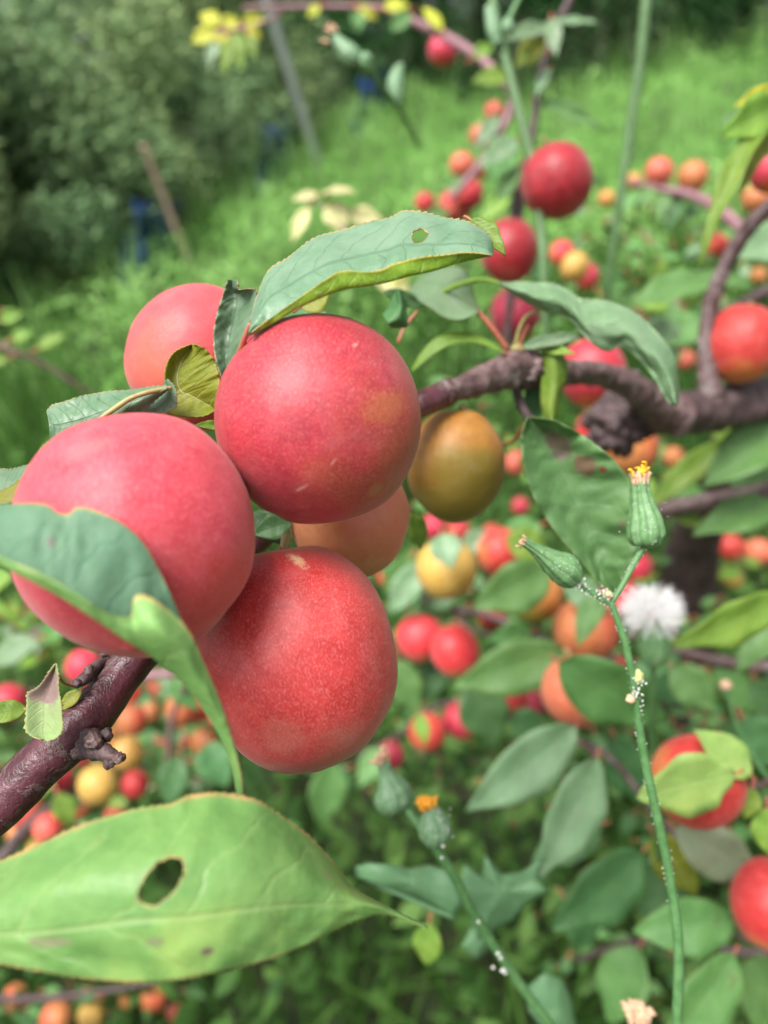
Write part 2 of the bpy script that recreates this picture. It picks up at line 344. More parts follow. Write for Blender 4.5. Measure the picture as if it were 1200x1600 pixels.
def finish_leaf(o, thick=0.00025, both=True):
    m = o.modifiers.new('thickness', 'SOLIDIFY'); m.thickness = thick; m.offset = 0
    if both and len(o.data.materials) > 1: m.material_offset = 1
    return o
def loft_leaf(parent, rails, vs, mats, nu=110, nv=48, hole=None, serr=0.0, label=None, wav=0.0, flip=False, petiole=None, name='leaf'):
    """rails: lists of (px,py,depth), equal length, base to tip, across the blade; vs: v value (0..1) of each rail."""
    nu = int(nu * 1.35); K = max(len(r) for r in rails)
    rr = []
    for r in rails:
        r = np.array(r, float)
        if len(r) != K:   # resample by arclength fraction
            s = np.r_[0, np.cumsum(np.linalg.norm(np.diff(r[:, :2], axis=0), axis=1))]; s /= s[-1]
            r = np.stack([np.interp(np.linspace(0, 1, K), s, r[:, k]) for k in range(3)], 1)
        rr.append(catmull(r, nu))
    A = np.stack(rr, 1)                                  # nu, nrails, 3
    G = np.stack([catmull(A[i], nv) for i in range(nu)])
    vv = np.interp(np.linspace(0, len(vs) - 1, nv), range(len(vs)), vs)
    u = np.linspace(0, 1, nu)
    if serr:
        nu_ = np.arange(nu); saw = ((nu_ % 4) / 3.0) * serr * 1.25 * (.6 + .8 * np.sin(nu_ * .13) ** 2)
        for j, jn, sgn in ((0, 1, 1), (nv - 1, nv - 2, 1)):
            dirv = G[:, j, :2] - G[:, jn, :2]; L = np.linalg.norm(dirv, axis=1)[:, None] + 1e-6
            G[:, j, :2] += dirv / L * (saw * (0.7 + 0.6 * rng.random(nu)))[:, None]
    if wav:
        uu = u[:, None]; v2 = np.abs(vv * 2 - 1)[None, :]
        sd_ = rng.uniform(0, 50)
        ir = np.array([[noise.noise(Vector((a_ * 7, b_ * 2.2, sd_))) + .5 * noise.noise(Vector((a_ * 19, b_ * 5, sd_))) for b_ in vv] for a_ in u])
        G[:, :, 2] += wav * 1.6 * ir * (.35 + v2) + wav * 0.10 * np.cos((uu - v2 ** 1.3 * 0.16 + .02 * ir) * 2 * np.pi * 8)
    rim = np.zeros((nu, nv)); keep = np.ones((nu - 1, nv - 1), bool)
    if hole:
        poly = np.array(hole, float); c = poly.mean(0); X, Y = G[:, :, 0], G[:, :, 1]
        ang = np.arctan2(Y - c[1], X - c[0]); rad = np.hypot(X - c[0], Y - c[1])
        pa = np.arctan2(poly[:, 1] - c[1], poly[:, 0] - c[0]); pr = np.hypot(poly[:, 0] - c[0], poly[:, 1] - c[1])
        od = np.argsort(pa); bd = np.interp(ang, pa[od], pr[od], period=2 * np.pi)
        q = rad / bd; ins = q < 1
        keep = ~(ins[:-1, :-1] & ins[1:, :-1] & ins[:-1, 1:] & ins[1:, 1:])
        sc = np.where(ins, 1 / np.maximum(q, 0.3), 1.0)
        G[:, :, 0] = c[0] + (X - c[0]) * sc; G[:, :, 1] = c[1] + (Y - c[1]) * sc
        rim = np.clip(1 - (np.maximum(q, 1) - 1) / 0.13, 0, 1)
    Wd = px2w(G).reshape(-1, 3)
    idx = np.arange(nu * nv).reshape(nu, nv)
    Q = np.stack([idx[:-1, :-1], idx[1:, :-1], idx[1:, 1:], idx[:-1, 1:]], -1)[keep]
    i0 = nu // 3; e1 = Wd[idx[i0 + 1, 1]] - Wd[idx[i0, 1]]; e2 = Wd[idx[i0, 3]] - Wd[idx[i0, 1]]
    if (np.cross(e1, e2).dot(np.array(CAM) - Wd[idx[i0, 1]]) < 0) != flip: Q = Q[:, ::-1]   # upper side is the side of the first half blade that is seen
    uv = np.stack([np.repeat(u, nv), np.tile(vv, nu)], 1)
    o = mesh_obj(name, Wd, np.ascontiguousarray(Q), mats, parent, uv, attr={'rim': rim.ravel()})
    finish_leaf(o)
    if label: o['label'] = label
    if petiole is not None:
        tube('leaf_stalk', petiole, M['stalk'], None, 8).parent = o
        st = o.children[0]; st.location = st.location - o.matrix_basis.translation - (Vector(parent.location) if parent else Vector())
    return o

def gen_leaf(parent, base, tip, wpx, mat, face=None, fold=0.25, droop=0.12, seed=None, pet=14, label=None, nu=18, nv=7, undulate=0.02, petw=3.2, bite=None):
    """base/tip: (px,py,depth). A whole leaf with its stalk."""
    rs = random.Random(seed if seed is not None else int(base[0] * 7 + base[1] * 13 + tip[0]))
    b = P(*base); t = P(*tip); ax = (t - b); L = ax.length; ax.normalize()
    toc = (CAM - b).normalized()
    n = (toc * 0.8 + Vector((0, 0, 0.45)) + Vector((rs.uniform(-.3, .3), rs.uniform(-.3, .3), rs.uniform(-.2, .2)))) if face is None else Vector(face)
    n = (n - ax * n.dot(ax)).normalized(); s = ax.cross(n).normalized()
    dm = (base[2] + tip[2]) / 2; Wm = wpx * dm / FPX * 0.5
    V = []; U = []
    ph = rs.random() * 6
    for i in range(nu):
        u = i / (nu - 1)
        w = (math.sin(math.pi * min(1, u ** 0.85)) ** 0.75) * (1 - 0.35 * max(0, u - 0.55) / 0.45) if 0 < u < 1 else 0.0
        w *= Wm * 1.08
        if bite and abs(u - bite) < 0.06: w *= 0.72
        cz = -droop * L * (u - 0.35) ** 2 * 1.6 + 0.05 * L
        for j in range(nv):
            v = j / (nv - 1) * 2 - 1
            lift = fold * abs(v) ** 1.3 * w + undulate * L * math.sin(u * 17 + ph + v * 2) * abs(v)
            q = b + ax * (L * u) + s * (v * w * math.cos(fold * 0.7)) + n * (cz + lift)
            V.append(q); U.append((u, (v + 1) / 2))
    F = [(i * nv + j, i * nv + j + 1, (i + 1) * nv + j + 1, (i + 1) * nv + j) for i in range(nu - 1) for j in range(nv - 1)]
    parts = [(np.array(V), F, np.array(U), 0)]
    if pet:
        pl = pet * base[2] / FPX
        pr = petw * 0.5 * base[2] / FPX
        bb = b + n * (0.05 * L - droop * L * 0.196)
        pts = [bb + ax * pl * 0.2, bb - ax * pl * 0.5 - n * pl * 0.1, bb - ax * pl - n * pl * 0.35]
        tv, tf, tu = tube_geo(pts, [pr * .8, pr, pr * 1.1], 6, 6)
        parts.append((tv, tf, tu, 1))
    v, f, uu, mi = merge(parts)
    o = mesh_obj('leaf', v, f, [M[mat] if isinstance(mat, str) else mat, M['stalk']], parent, uv=uu, midx=mi, attr={'rim': np.zeros(len(v))})
    m = o.modifiers.new('thickness', 'SOLIDIFY'); m.thickness = 0.0003; m.offset = 0
    if label: o['label'] = label
    return o

# ------------------------------------------------------------------ plums
def plum_geo(nt=72, npH=96, aspect=1.0, dimple=0.09, dw=0.3, tipb=0.015, groove=0.025, egg=0.0, seed=0, lump=0.035):
    th = np.linspace(0, math.pi, nt)[1:-1]; ph = np.linspace(0, 2 * math.pi, npH, endpoint=False)
    V = [(0, 0, (1 - dimple) * aspect)]
    for a in th:
        for p in ph:
            pp = (p + math.pi) % (2 * math.pi) - math.pi
            r = 1 - dimple * math.exp(-(a / dw) ** 2) + tipb * math.exp(-((math.pi - a) / 0.12) ** 2)
            r -= groove * math.exp(-(pp / 0.16) ** 2) * math.sin(a) ** 0.5
            r += groove * 0.5 * math.exp(-((abs(pp) - 0.42) / 0.25) ** 2) * math.sin(a)
            r *= 1 + egg * math.cos(a) * 0.5
            d = Vector((math.sin(a) * math.cos(p), math.sin(a) * math.sin(p), math.cos(a)))
            r *= 1 + lump * noise.noise(d * 1.7 + Vector((seed * 3.1, 0, 0)))
            V.append((d.x * r, d.y * r, d.z * r * aspect))
    V.append((0, 0, -(1 + tipb) * aspect)); n = len(th); F = []
    for k in range(npH):
        F.append((0, 1 + k, 1 + (k + 1) % npH)); b = 1 + (n - 1) * npH
        F.append((len(V) - 1, b + (k + 1) % npH, b + k))
    for i in range(n - 1):
        for k in range(npH):
            k2 = (k + 1) % npH; a = 1 + i * npH
            F.append((a + k, a + npH + k, a + npH + k2, a + k2))
    return V, F
def plum_mesh(name, mat, **k):
    V, F = plum_geo(**k); me = bpy.data.meshes.new(name); me.from_pydata(V, [], F); me.update()
    me.polygons.foreach_set('use_smooth', np.ones(len(me.polygons), dtype=bool)); me.materials.append(mat); return me
def axis_rot(px_dir, toward=0.0, spin=0.0):
    """stem axis given in picture directions (right, up) plus tilt towards the lens."""
    a = (rt * px_dir[0] + up * px_dir[1] - fw * toward).normalized()
    q = Vector((0, 0, 1)).rotation_difference(a)
    return (q @ Quaternion((0, 0, 1), spin)).to_matrix()
STEM = {}
def add_stem(o, r, length=0.35, thick=0.055, lean=0.2):
    key = 'plum_stem'
    V, F, U = tube_geo([(0, 0, 0.82), (lean * .3, 0, 0.82 + length * .6), (lean, 0, 0.85 + length)], [thick, thick * .8, thick * 1.1], 8, 8)
    if key not in STEM:
        me = bpy.data.meshes.new(key); me.from_pydata(V.tolist(), [], F); me.update(); me.materials.append(M['stalk_green'])
        me.polygons.foreach_set('use_smooth', np.ones(len(me.polygons), dtype=bool)); STEM[key] = me
    s = bpy.data.objects.new('stem', STEM[key]); S.collection.objects.link(s); s.parent = o; return s

def spot_local(o_center, Rm, r, px, py, asp=1.0):
    T_ = Rm.transposed(); o = T_ @ (CAM - o_center) / r; d = T_ @ ray(px, py); o.z /= asp; d.z /= asp; d.normalize()
    b = d.dot(o); c = o.dot(o) - 1; h = o + d * (-b - math.sqrt(max(0, b * b - c))); h.normalize(); h.z *= asp; return h

def main_plum(cx, cy, w, d, label, axis, toward, spin, matargs, geo, spots=()):
    r = w / 2 * d / FPX; c = P(cx, cy, d); Rm = axis_rot(axis, toward, spin)
    sp = []
    for (px, py, rad, col, amt, *st) in spots:
        l = spot_local(c, Rm, r, px, py, geo.get('aspect', 1)); stretch = None
        if st:
            l2 = spot_local(c, Rm, r, st[0], st[1], geo.get('aspect', 1)); stretch = (l2 - l, st[2])
        sp.append((l, rad, col, amt, stretch))
    ma = dict(matargs)
    if 'altpx' in ma:
        ax, ay = ma.pop('altpx'); ma['altdir'] = spot_local(c, Rm, r, ax, ay, geo.get('aspect', 1))
    mat = plum_mat('plum_skin', spots=sp, **ma)
    o = bpy.data.objects.new('plum', plum_mesh('plum', mat, **geo)); S.collection.objects.link(o)
    o.matrix_world = Matrix.Translation(c) @ Rm.to_4x4() @ Matrix.Scale(r, 4)
    tag(o, label, 'plum', 'plums on the tree')
    add_stem(o, r)
    return o

DEEP, RED, PINK = (0.30, 0.012, 0.018), (0.50, 0.03, 0.04), (0.62, 0.12, 0.13)
main_plum(499, 655, 322, 0.172, 'deep red plum in the middle with a yellow fleck and thin pale scratch', (0.1, 0.9), -0.55, 2.2,
          dict(dark=(0.335, 0.015, 0.024), main=(0.44, 0.026, 0.034), light=(0.62, 0.17, 0.12), alt=(0.38, 0.16, 0.045), altpx=(632, 700), altlo=0.86, altamt=0.6, speck=0.8, fine=70.0),
          dict(aspect=1.02, egg=0.0, groove=0.02, dimple=0.03, seed=1),
          spots=[(603, 635, 0.19, (0.55, 0.2, 0.06), 0.5, 640, 622, 2.2), (510, 500, 0.025, (0.05, 0.02, 0.02), 0.9), (556, 537, 0.03, (0.7, 0.4, 0.3), 0.8, 570, 530, 2.0),
                 (478, 757, 0.024, (0.72, 0.35, 0.3), 0.7, 520, 722, 22.0), (585, 765, 0.12, (0.45, 0.2, 0.07), 0.6)])
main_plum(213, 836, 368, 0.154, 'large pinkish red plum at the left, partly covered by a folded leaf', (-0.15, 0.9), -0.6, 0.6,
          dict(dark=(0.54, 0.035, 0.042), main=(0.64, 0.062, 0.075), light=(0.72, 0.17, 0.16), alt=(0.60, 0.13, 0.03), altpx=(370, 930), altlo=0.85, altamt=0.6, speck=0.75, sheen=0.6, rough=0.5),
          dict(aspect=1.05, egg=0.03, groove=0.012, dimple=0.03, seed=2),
          spots=[(135, 700, 0.16, (0.74, 0.2, 0.18), 0.4, 175, 690, 1.6), (349, 748, 0.02, (0.8, 0.5, 0.4), 0.8), (172, 783, 0.02, (0.85, 0.5, 0.4), 0.8), (350, 970, 0.3, (0.42, 0.17, 0.05), 0.7)])  # first spot: soft highlight painted into the skin colour; the others are skin marks
main_plum(466, 1020, 306, 0.182, 'red plum lowest in the front cluster with a russet scar at its top', (-0.16, 0.9), -0.05, 1.3,
          dict(dark=(0.36, 0.018, 0.03), main=(0.45, 0.028, 0.043), light=(0.56, 0.13, 0.15), alt=(0.45, 0.16, 0.08), altpx=(560, 1170), altlo=1.05, altamt=0.5, speck=0.85, sheen=0.45, fine=70.0),
          dict(aspect=1.17, egg=-0.06, groove=0.012, dimple=0.05, tipb=0.02, seed=3),
          spots=[(462, 868, 0.085, (0.62, 0.36, 0.2), 0.95, 485, 895, 2.6), (430, 846, 0.05, (0.1, 0.04, 0.02), 0.7, 440, 842, 2), (528, 1190, 0.035, (0.5, 0.25, 0.12), 0.9), (440, 1150, 0.3, (0.42, 0.12, 0.08), 0.3)])
main_plum(309, 560, 216, 0.225, 'salmon coloured plum behind the front cluster at upper left', (0.1, 0.95), -0.5, 0.4,
          dict(dark=(0.60, 0.07, 0.065), main=(0.66, 0.095, 0.085), light=(0.72, 0.2, 0.15), alt=(0.64, 0.2, 0.09), altpx=(230, 600), altlo=0.7, altamt=0.6, speck=0.35, sheen=0.6, rough=0.5),
          dict(aspect=1.08, groove=0.012, dimple=0.04, seed=4))
main_plum(546, 806, 186, 0.222, 'orange brown plum wedged behind the two deep red plums', (0.0, 1), 0.1, 2.0,
          dict(dark=(0.52, 0.2, 0.07), main=(0.58, 0.24, 0.10), light=(0.64, 0.32, 0.16), alt=(0.62, 0.14, 0.09), altpx=(620, 780), altlo=0.6, altamt=0.7, speck=0.2, sheen=0.3),
          dict(aspect=1.08, groove=0.02, seed=5))
main_plum(712, 727, 153, 0.272, 'unripe olive and orange plum hanging under the middle branch', (0.02, 0.95), 0.1, -1.2,
          dict(dark=(0.30, 0.115, 0.018), main=(0.34, 0.15, 0.024), light=(0.42, 0.22, 0.06), alt=(0.19, 0.14, 0.016), altpx=(730, 800), altlo=0.3, altamt=0.9, speck=0.15, sheen=0.2, rough=0.48),
          dict(aspect=1.17, groove=0.008, dimple=0.05, seed=6), spots=[(733, 763, 0.05, (0.16, 0.13, 0.03), 0.7)])

PM = {
 'deep': plum_mat('plum_deep_red', (0.22, 0.008, 0.02), (0.34, 0.015, 0.035), (0.45, 0.06, 0.08), (0.40, 0.05, 0.04), altlo=0.9, speck=0.3, sheen=0.5),
 'red': plum_mat('plum_red', (0.42, 0.02, 0.028), (0.53, 0.038, 0.045), (0.65, 0.1, 0.07), (0.62, 0.2, 0.04), altlo=0.75, speck=0.3, sheen=0.35),
 'pink': plum_mat('plum_pink_red', (0.55, 0.025, 0.05), (0.62, 0.04, 0.07), (0.68, 0.12, 0.1), (0.62, 0.16, 0.05), altlo=0.7, speck=0.2, sheen=0.6),
 'salmon': plum_mat('plum_salmon', (0.56, 0.11, 0.065), (0.62, 0.15, 0.09), (0.7, 0.25, 0.12), (0.6, 0.04, 0.04), altdir=(-1, 0, 0.3), altlo=0.6, speck=0.2, sheen=0.4),
 'orange': plum_mat('plum_orange', (0.46, 0.15, 0.05), (0.54, 0.2, 0.065), (0.68, 0.32, 0.1), (0.6, 0.07, 0.04), altdir=(0.5, -1, 0.2), altlo=0.5, speck=0.2, sheen=0.3),
 'yellow': plum_mat('plum_yellow', (0.48, 0.27, 0.05), (0.54, 0.32, 0.08), (0.66, 0.45, 0.12), (0.55, 0.18, 0.05), altdir=(0.6, 0.3, -0.6), altlo=0.5, speck=0.15, sheen=0.3),
 'green': plum_mat('plum_olive', (0.3, 0.26, 0.03), (0.38, 0.3, 0.04), (0.5, 0.35, 0.1), (0.55, 0.16, 0.05), altdir=(-0.8, -0.4, 0.3), altlo=0.35, speck=0.15, sheen=0.3)}
PMESH = {k: [plum_mesh('plum_' + k, m, nt=32, npH=40, aspect=a, groove=0.03, seed=s) for s, a in ((1, 1.0), (2, 1.06), (3, 1.12))] for k, m in PM.items()}
def small_plum(cx, cy, w, h, kind, label, d=None, axis=None, toward=0.0):
    d = d or min(1.15, 0.044 * FPX / w) * (0.92 + 0.16 * random.random())
    r = w / 2 * d / FPX; c = P(cx, cy, d)
    asp = h / w; mi = 0 if asp < 1.03 else (1 if asp < 1.09 else 2)
    ax = axis or (random.uniform(-.35, .35), 1)
    if asp < 0.93: ax = (1, random.uniform(-.2, .3))
    rr = r if asp >= 0.93 else r * 0.94
    o = bpy.data.objects.new('plum', PMESH[kind][mi]); S.collection.objects.link(o)
    o.matrix_world = Matrix.Translation(c) @ axis_rot(ax, toward, random.uniform(0, 6.28)).to_4x4() @ Matrix.Scale(rr, 4)
    tag(o, label, 'plum', 'plums on the tree')
    add_stem(o, r)
    return o
for a in [
 (870, 283, 112, 112, 'deep', 'dark pink plum beside the tall green stem, largest at upper right'),
 (796, 392, 90, 106, 'deep', 'dark crimson plum right of the tip of the leaf with the small hole', None, (0, 1)),
 (805, 490, 78, 84, 'deep', 'dark crimson plum half hidden under the long drooping leaf'),
 (926, 582, 104, 112, 'red', 'red plum behind the bend of the bark covered branch', 0.47),
 (1160, 537, 112, 124, 'red', 'bright red plum by the forked branch at the right edge', 0.43, (0.1, 1)),
 (932, 672, 62, 66, 'pink', 'pink plum peeking out left of the knotty wood', 0.58),
 (986, 700, 84, 84, 'orange', 'brownish orange plum directly under the knotty wood', 0.5),
 (692, 78, 46, 48, 'pink', 'small pink plum on the thin branch at the top'),
 (1030, 268, 46, 40, 'salmon', 'small red and orange plum on the far pinkish twig', 1.0),
 (1083, 276, 50, 44, 'orange', 'pale orange plum on the far pinkish twig, second of two', 1.0),
 (1182, 310, 44, 44, 'orange', 'pale orange plum above the forked branch at the right edge', 0.9),
 (1203, 266, 62, 72, 'red', 'red plum under the yellow leaves cut off by the right edge', 0.5),
 (991, 283, 26, 26, 'yellow', 'tiny yellow plum left of the far pinkish twig', 1.1),
 (948, 311, 28, 26, 'yellow', 'tiny pale yellow plum right of the tall green stem', 1.15),
 (772, 176, 30, 36, 'salmon', 'small orange plum high on the back twig, uppermost of its string', 0.95),
 (750, 212, 34, 34, 'salmon', 'small salmon plum second from top of the back string', 1.0),
 (722, 258, 42, 36, 'salmon', 'small salmon plum in the middle of the back string', 1.0),
 (757, 266, 28, 26, 'red', 'little red plum beside the middle of the back string', 1.0),
 (712, 320, 54, 54, 'salmon', 'orange plum at the lower end of the back string', 0.95),
 (732, 303, 50, 46, 'red', 'red orange plum touching its neighbour at the back string end', 0.92),
 (664, 317, 32, 30, 'red', 'small dull red plum just above the leaf with the small hole', 1.05),
 (898, 417, 44, 54, 'yellow', 'yellow orange plum in a mixed trio below the dark pink plum', 0.8),
 (878, 396, 42, 36, 'pink', 'pink plum on top of a mixed trio below the dark pink plum', 0.85),
 (917, 432, 38, 42, 'red', 'brick red plum at the right of the mixed trio', 0.85),
 (1119, 383, 38, 32, 'red', 'small rusty plum between the yellow green leaf and the grey twig', 1.0),
 (1186, 430, 26, 26, 'orange', 'tiny orange plum above the bright red plum at right', 1.15),
 (1061, 488, 26, 24, 'salmon', 'tiny pinkish plum between broad leaves at right', 1.15),
 (1071, 562, 30, 28, 'salmon', 'tiny orange plum just right of the drooping leaf tip', 1.1),
 (1186, 355, 30, 30, 'orange', 'tiny orange plum behind the grey twig at right', 1.1),
 (697, 888, 96, 92, 'yellow', 'yellow plum under the unripe olive plum with a leaf across its top', 0.52),
 (782, 862, 80, 60, 'red', 'dark red plum in shade under a rounded leaf', 0.6),
 (836, 928, 88, 88, 'green', 'olive and orange plum behind a rounded leaf left of the thistle', 0.55),
 (767, 962, 48, 44, 'red', 'red plum showing below the rounded leaf', 0.62),
 (656, 996, 76, 78, 'pink', 'pink red plum at the left of a pair beside the front cluster', 0.6),
 (711, 1016, 76, 86, 'pink', 'pink red plum at the right of a pair, touched by a leaf', 0.57),
 (915, 984, 102, 100, 'orange', 'orange plum left of the white seed head behind the thistle stem', 0.52),
 (903, 1080, 112, 112, 'salmon', 'salmon plum with a broad leaf across its lower right', 0.47),
 (963, 1052, 52, 62, 'deep', 'dark red plum in shade right of the thistle stem', 0.7),
 (992, 886, 52, 50, 'pink', 'red plum showing between the two thistle buds', 0.75),
 (972, 936, 54, 60, 'pink', 'pink red plum behind the white seed head', 0.7),
 (795, 1084, 62, 66, 'red', 'red plum above a dark hanging leaf', 0.72),
 (828, 1100, 46, 56, 'deep', 'dull dark red plum right of a dark hanging leaf', 0.78),
 (668, 1143, 60, 60, 'red', 'glossy red plum with a small green leaf in front of it', 0.78),
 (722, 1125, 60, 56, 'red', 'red plum between a small green leaf and a dark hanging leaf', 0.8),
 (611, 1180, 42, 56, 'deep', 'dark red plum low beside the bottom of the front cluster', 0.85),
 (1091, 1221, 152, 128, 'red', 'big orange red plum with a yellow green leaf across its face', 0.345),
 (1207, 1412, 124, 138, 'red', 'orange red plum low at the right edge', 0.39, (0.1, 1)),
 (676, 824, 42, 34, 'pink', 'small pink red plum under the olive plum', 0.95),
 (716, 829, 40, 30, 'red', 'small brick red plum next to the pink one under the olive plum', 1.0),
 (768, 832, 30, 26, 'salmon', 'tiny salmon plum behind leaves right of the olive plum', 1.05),
 (807, 723, 36, 46, 'salmon', 'red orange plum between the olive plum and the blemished leaf', 0.95),
 (813, 791, 28, 28, 'red', 'tiny red plum left of the blemished leaf', 1.1),
 (1141, 855, 42, 40, 'red', 'small red plum by the dark trunk at right', 0.95),
 (1184, 863, 44, 42, 'salmon', 'small salmon plum by the dark trunk nearest the right edge', 0.95),
 (1144, 901, 36, 36, 'yellow', 'small mustard yellow plum right of the dark trunk', 0.95),
 (1051, 714, 32, 34, 'orange', 'tiny orange plum under the thick limb', 1.05),
 (1111, 722, 28, 26, 'salmon', 'tiny pink orange plum under the thick limb further right', 1.1),
 (131, 1042, 60, 48, 'pink', 'bright pink plum behind the red brown stem at left', 0.6),
 (203, 1084, 36, 34, 'red', 'small red plum behind the cut stem at left', 0.75),
 (205, 1126, 48, 52, 'orange', 'dull orange plum right of the woody knob', 0.72),
 (236, 1112, 28, 34, 'orange', 'small dull orange plum between two larger ones at left', 0.8),
 (283, 1108, 50, 52, 'orange', 'orange brown plum beside the folded leaf edge', 0.72),
 (310, 1106, 44, 48, 'red', 'dull red plum tucked behind the folded leaf edge', 0.76),
 (320, 1160, 44, 46, 'orange', 'brown orange plum just left of the folded leaf tip', 0.78),
 (198, 1177, 52, 54, 'yellow', 'yellow orange plum under the woody knob', 0.68),
 (153, 1226, 62, 60, 'yellow', 'yellow orange plum, largest under the red brown stem', 0.62),
 (211, 1225, 44, 42, 'red', 'red plum right of the largest yellow one under the stem', 0.72),
 (94, 1216, 46, 42, 'red', 'red plum close below the red brown stem', 0.66),
 (76, 1294, 50, 46, 'salmon', 'salmon plum just above the big front leaf at left', 0.62),
 (42, 1268, 58, 44, 'orange', 'shaded orange plum below the stem at left', 0.7),
 (14, 1097, 62, 36, 'red', 'dark red plum behind the small purple leaf at the left edge', 0.7),
 (14, 1216, 24, 30, 'salmon', 'tiny pinkish plum above the stem at the left edge', 0.9),
 (88, 1590, 46, 44, 'orange', 'shaded orange plum below the big front leaf', 0.8),
 (142, 1586, 40, 40, 'yellow', 'shaded yellow plum below the big front leaf', 0.85),
 (240, 1560, 40, 40, 'orange', 'dull orange plum in the dark below the big front leaf', 0.9),
 (606, 900, 34, 34, 'orange', 'tiny orange plum right of the front cluster beside leaves', 1.0),
]: small_plum(*a)
for i, (x, y, w, k) in enumerate([(170, 1150, 30, 'orange'), (250, 1170, 34, 'salmon'), (120, 1260, 40, 'orange'), (180, 1275, 34, 'salmon'), (260, 1215, 34, 'orange'), (30, 1300, 38, 'orange'), (60, 1240, 34, 'salmon'), (340, 1120, 30, 'salmon'), (345, 1200, 28, 'orange'), (240, 1080, 30, 'salmon'), (15, 1245, 36, 'orange'), (290, 1150, 30, 'salmon'), (130, 1180, 34, 'red'), (60, 1330, 36, 'yellow'), (25, 1555, 34, 'orange'), (190, 1575, 32, 'orange'), (275, 1585, 30, 'salmon')]):
    small_plum(x, y, w, w, k, 'small blurred peach to red plum in the shaded mass below the left branch', .95)

# ------------------------------------------------------------------ main branch
mb = empty('plum_branch', P(1200, 620, 0.45), 'gnarled fruiting branch crossing the picture, purple brown bark, bearing the front leaves', 'branch', 'plum tree branches')
tube('twig', [(-120, 1345, .178, 82), (0, 1258, .182, 78), (60, 1198, .184, 76), (110, 1150, .186, 78), (150, 1108, .190, 74), (185, 1062, .195, 66), (225, 1012, .2, 62), (300, 930, .215, 56), (400, 840, .228, 50),
              (520, 730, .236, 48), (610, 655, .245, 44), (665, 628, .256, 42), (700, 612, .262, 42)], M['barkglossy'], mb, 28, 150, 0.07, 3, 90)
tube('bough', [(690, 617, .26, 40), (735, 602, .268, 42), (780, 585, .28, 52), (815, 577, .29, 58), (850, 588, .31, 44), (895, 582, .335, 38), (945, 586, .36, 38), (990, 606, .38, 44), (1025, 638, .40, 54), (1060, 652, .41, 66)],
     M['bark'], mb, 26, 150, 0.28, 9, 160)
tube('limb', [(965, 664, .425, 60), (1010, 652, .42, 62), (1060, 645, .425, 62), (1120, 640, .44, 66), (1200, 622, .46, 70), (1300, 600, .49, 76), (1420, 590, .54, 90)], M['bark_dark'], mb, 30, 110, 0.2, 5, 110)
tube('side_shoot', [(1112, 622, .43, 38), (1104, 560, .43, 28), (1106, 500, .43, 25), (1120, 448, .425, 25), (1142, 398, .42, 24), (1175, 350, .41, 24), (1230, 300, .40, 26), (1300, 240, .4, 24)], M['bark'], mb, 18, 70, 0.12, 8, 120)
def blob(name, cpx, rpx, mat, parent, asp=(1, 1, 1), bump=0.3, fr=60, seed=0, n=40):
    c = P(*cpx); r = rpx * cpx[2] / FPX; V = []; F = []
    for i in range(n + 1):
        for k in range(n * 2):
            a = math.pi * i / n; p = math.pi * k / n
            dv = (rt * math.sin(a) * math.cos(p) * asp[0] + up * math.cos(a) * asp[1] + fw * math.sin(a) * math.sin(p) * asp[2])
            q = dv * (1 + bump * noise.noise(dv * r * fr + Vector((seed, 0, 0))) + bump * .5 * noise.noise(dv * r * fr * 2.7))
            V.append(c + q * r)
    for i in range(n):
        for k in range(n * 2):
            k2 = (k + 1) % (2 * n); F.append((i * 2 * n + k, i * 2 * n + k2, (i + 1) * 2 * n + k2, (i + 1) * 2 * n + k))
    uv = np.zeros((len(V), 2)); return mesh_obj(name, V, F, mat, parent, uv)
blob('knot', (962, 664, .415), 45, M['bark_dark'], mb, (1.0, .95, .9), 0.5, 170, 2)
blob('knot', (822, 578, .29), 32, M['bark'], mb, (1.2, .9, 1), 0.3, 400, 5, 28)
# spur with knobs at lower left
sp = tube('spur', [(118, 1150, .186, 66), (140, 1162, .183, 46), (158, 1172, .18, 30), (172, 1180, .178, 24), (186, 1187, .177, 18)], M['bark_dark'], mb, 18, 40, 0.4, 4, 420)
blob('spur_knob', (146, 1157, .178), 13, M['bark'], mb, (1, 1, 1), 0.35, 900, 7, 18)
blob('spur_knob', (166, 1148, .182), 10, M['bark_dark'], mb, (1, 1, 1), 0.4, 900, 8, 16)
blob('spur_knob', (170, 1192, .177), 9, M['bark_dark'], mb, (1, 1, 1), 0.4, 900, 9, 16)
blob('spur_knob', (186, 1184, .176), 9, M['bark'], mb, (1, 1, 1), 0.4, 900, 10, 16)
tube('spur', [(170, 1032, .196, 14), (150, 1042, .192, 18), (135, 1058, .188, 20), (122, 1066, .186, 16), (112, 1070, .185, 10)], M['bark_dark'], mb, 12, 30, 0.3, 6, 500)
blob('spur_knob', (139, 1047, .184), 9, M['bark'], mb, (.8, 1, 1), 0.3, 900, 12, 16)
blob('spur_knob', (163, 1019, .196), 8, M['bark_dark'], mb, (1, 1, 1), 0.3, 900, 13, 16)
blob('spur_knob', (120, 1068, .183), 7, M['bark_dark'], mb, (1, 1, 1), 0.3, 900, 14, 16)
tube('shoot', [(812, 592, .29, 20), (808, 615, .29, 16), (818, 640, .288, 15), (830, 655, .287, 12), (862, 665, .285, 8)], M['bark_dark'], mb, 10, 30, 0.2, 6, 400)
tube('shoot', [(828, 655, .287, 8), (800, 690, .30, 7), (770, 695, .31, 6)], M['stalk'], mb, 8, 14)
blob('bud', (808, 548, .284), 11, M['stalk_green'], mb, (1, 1.2, 1), 0.25, 600, 3, 16)
blob('bud', (790, 560, .284), 10, M['bark_dark'], mb, (1, 1.3, 1), 0.3, 600, 4, 16)

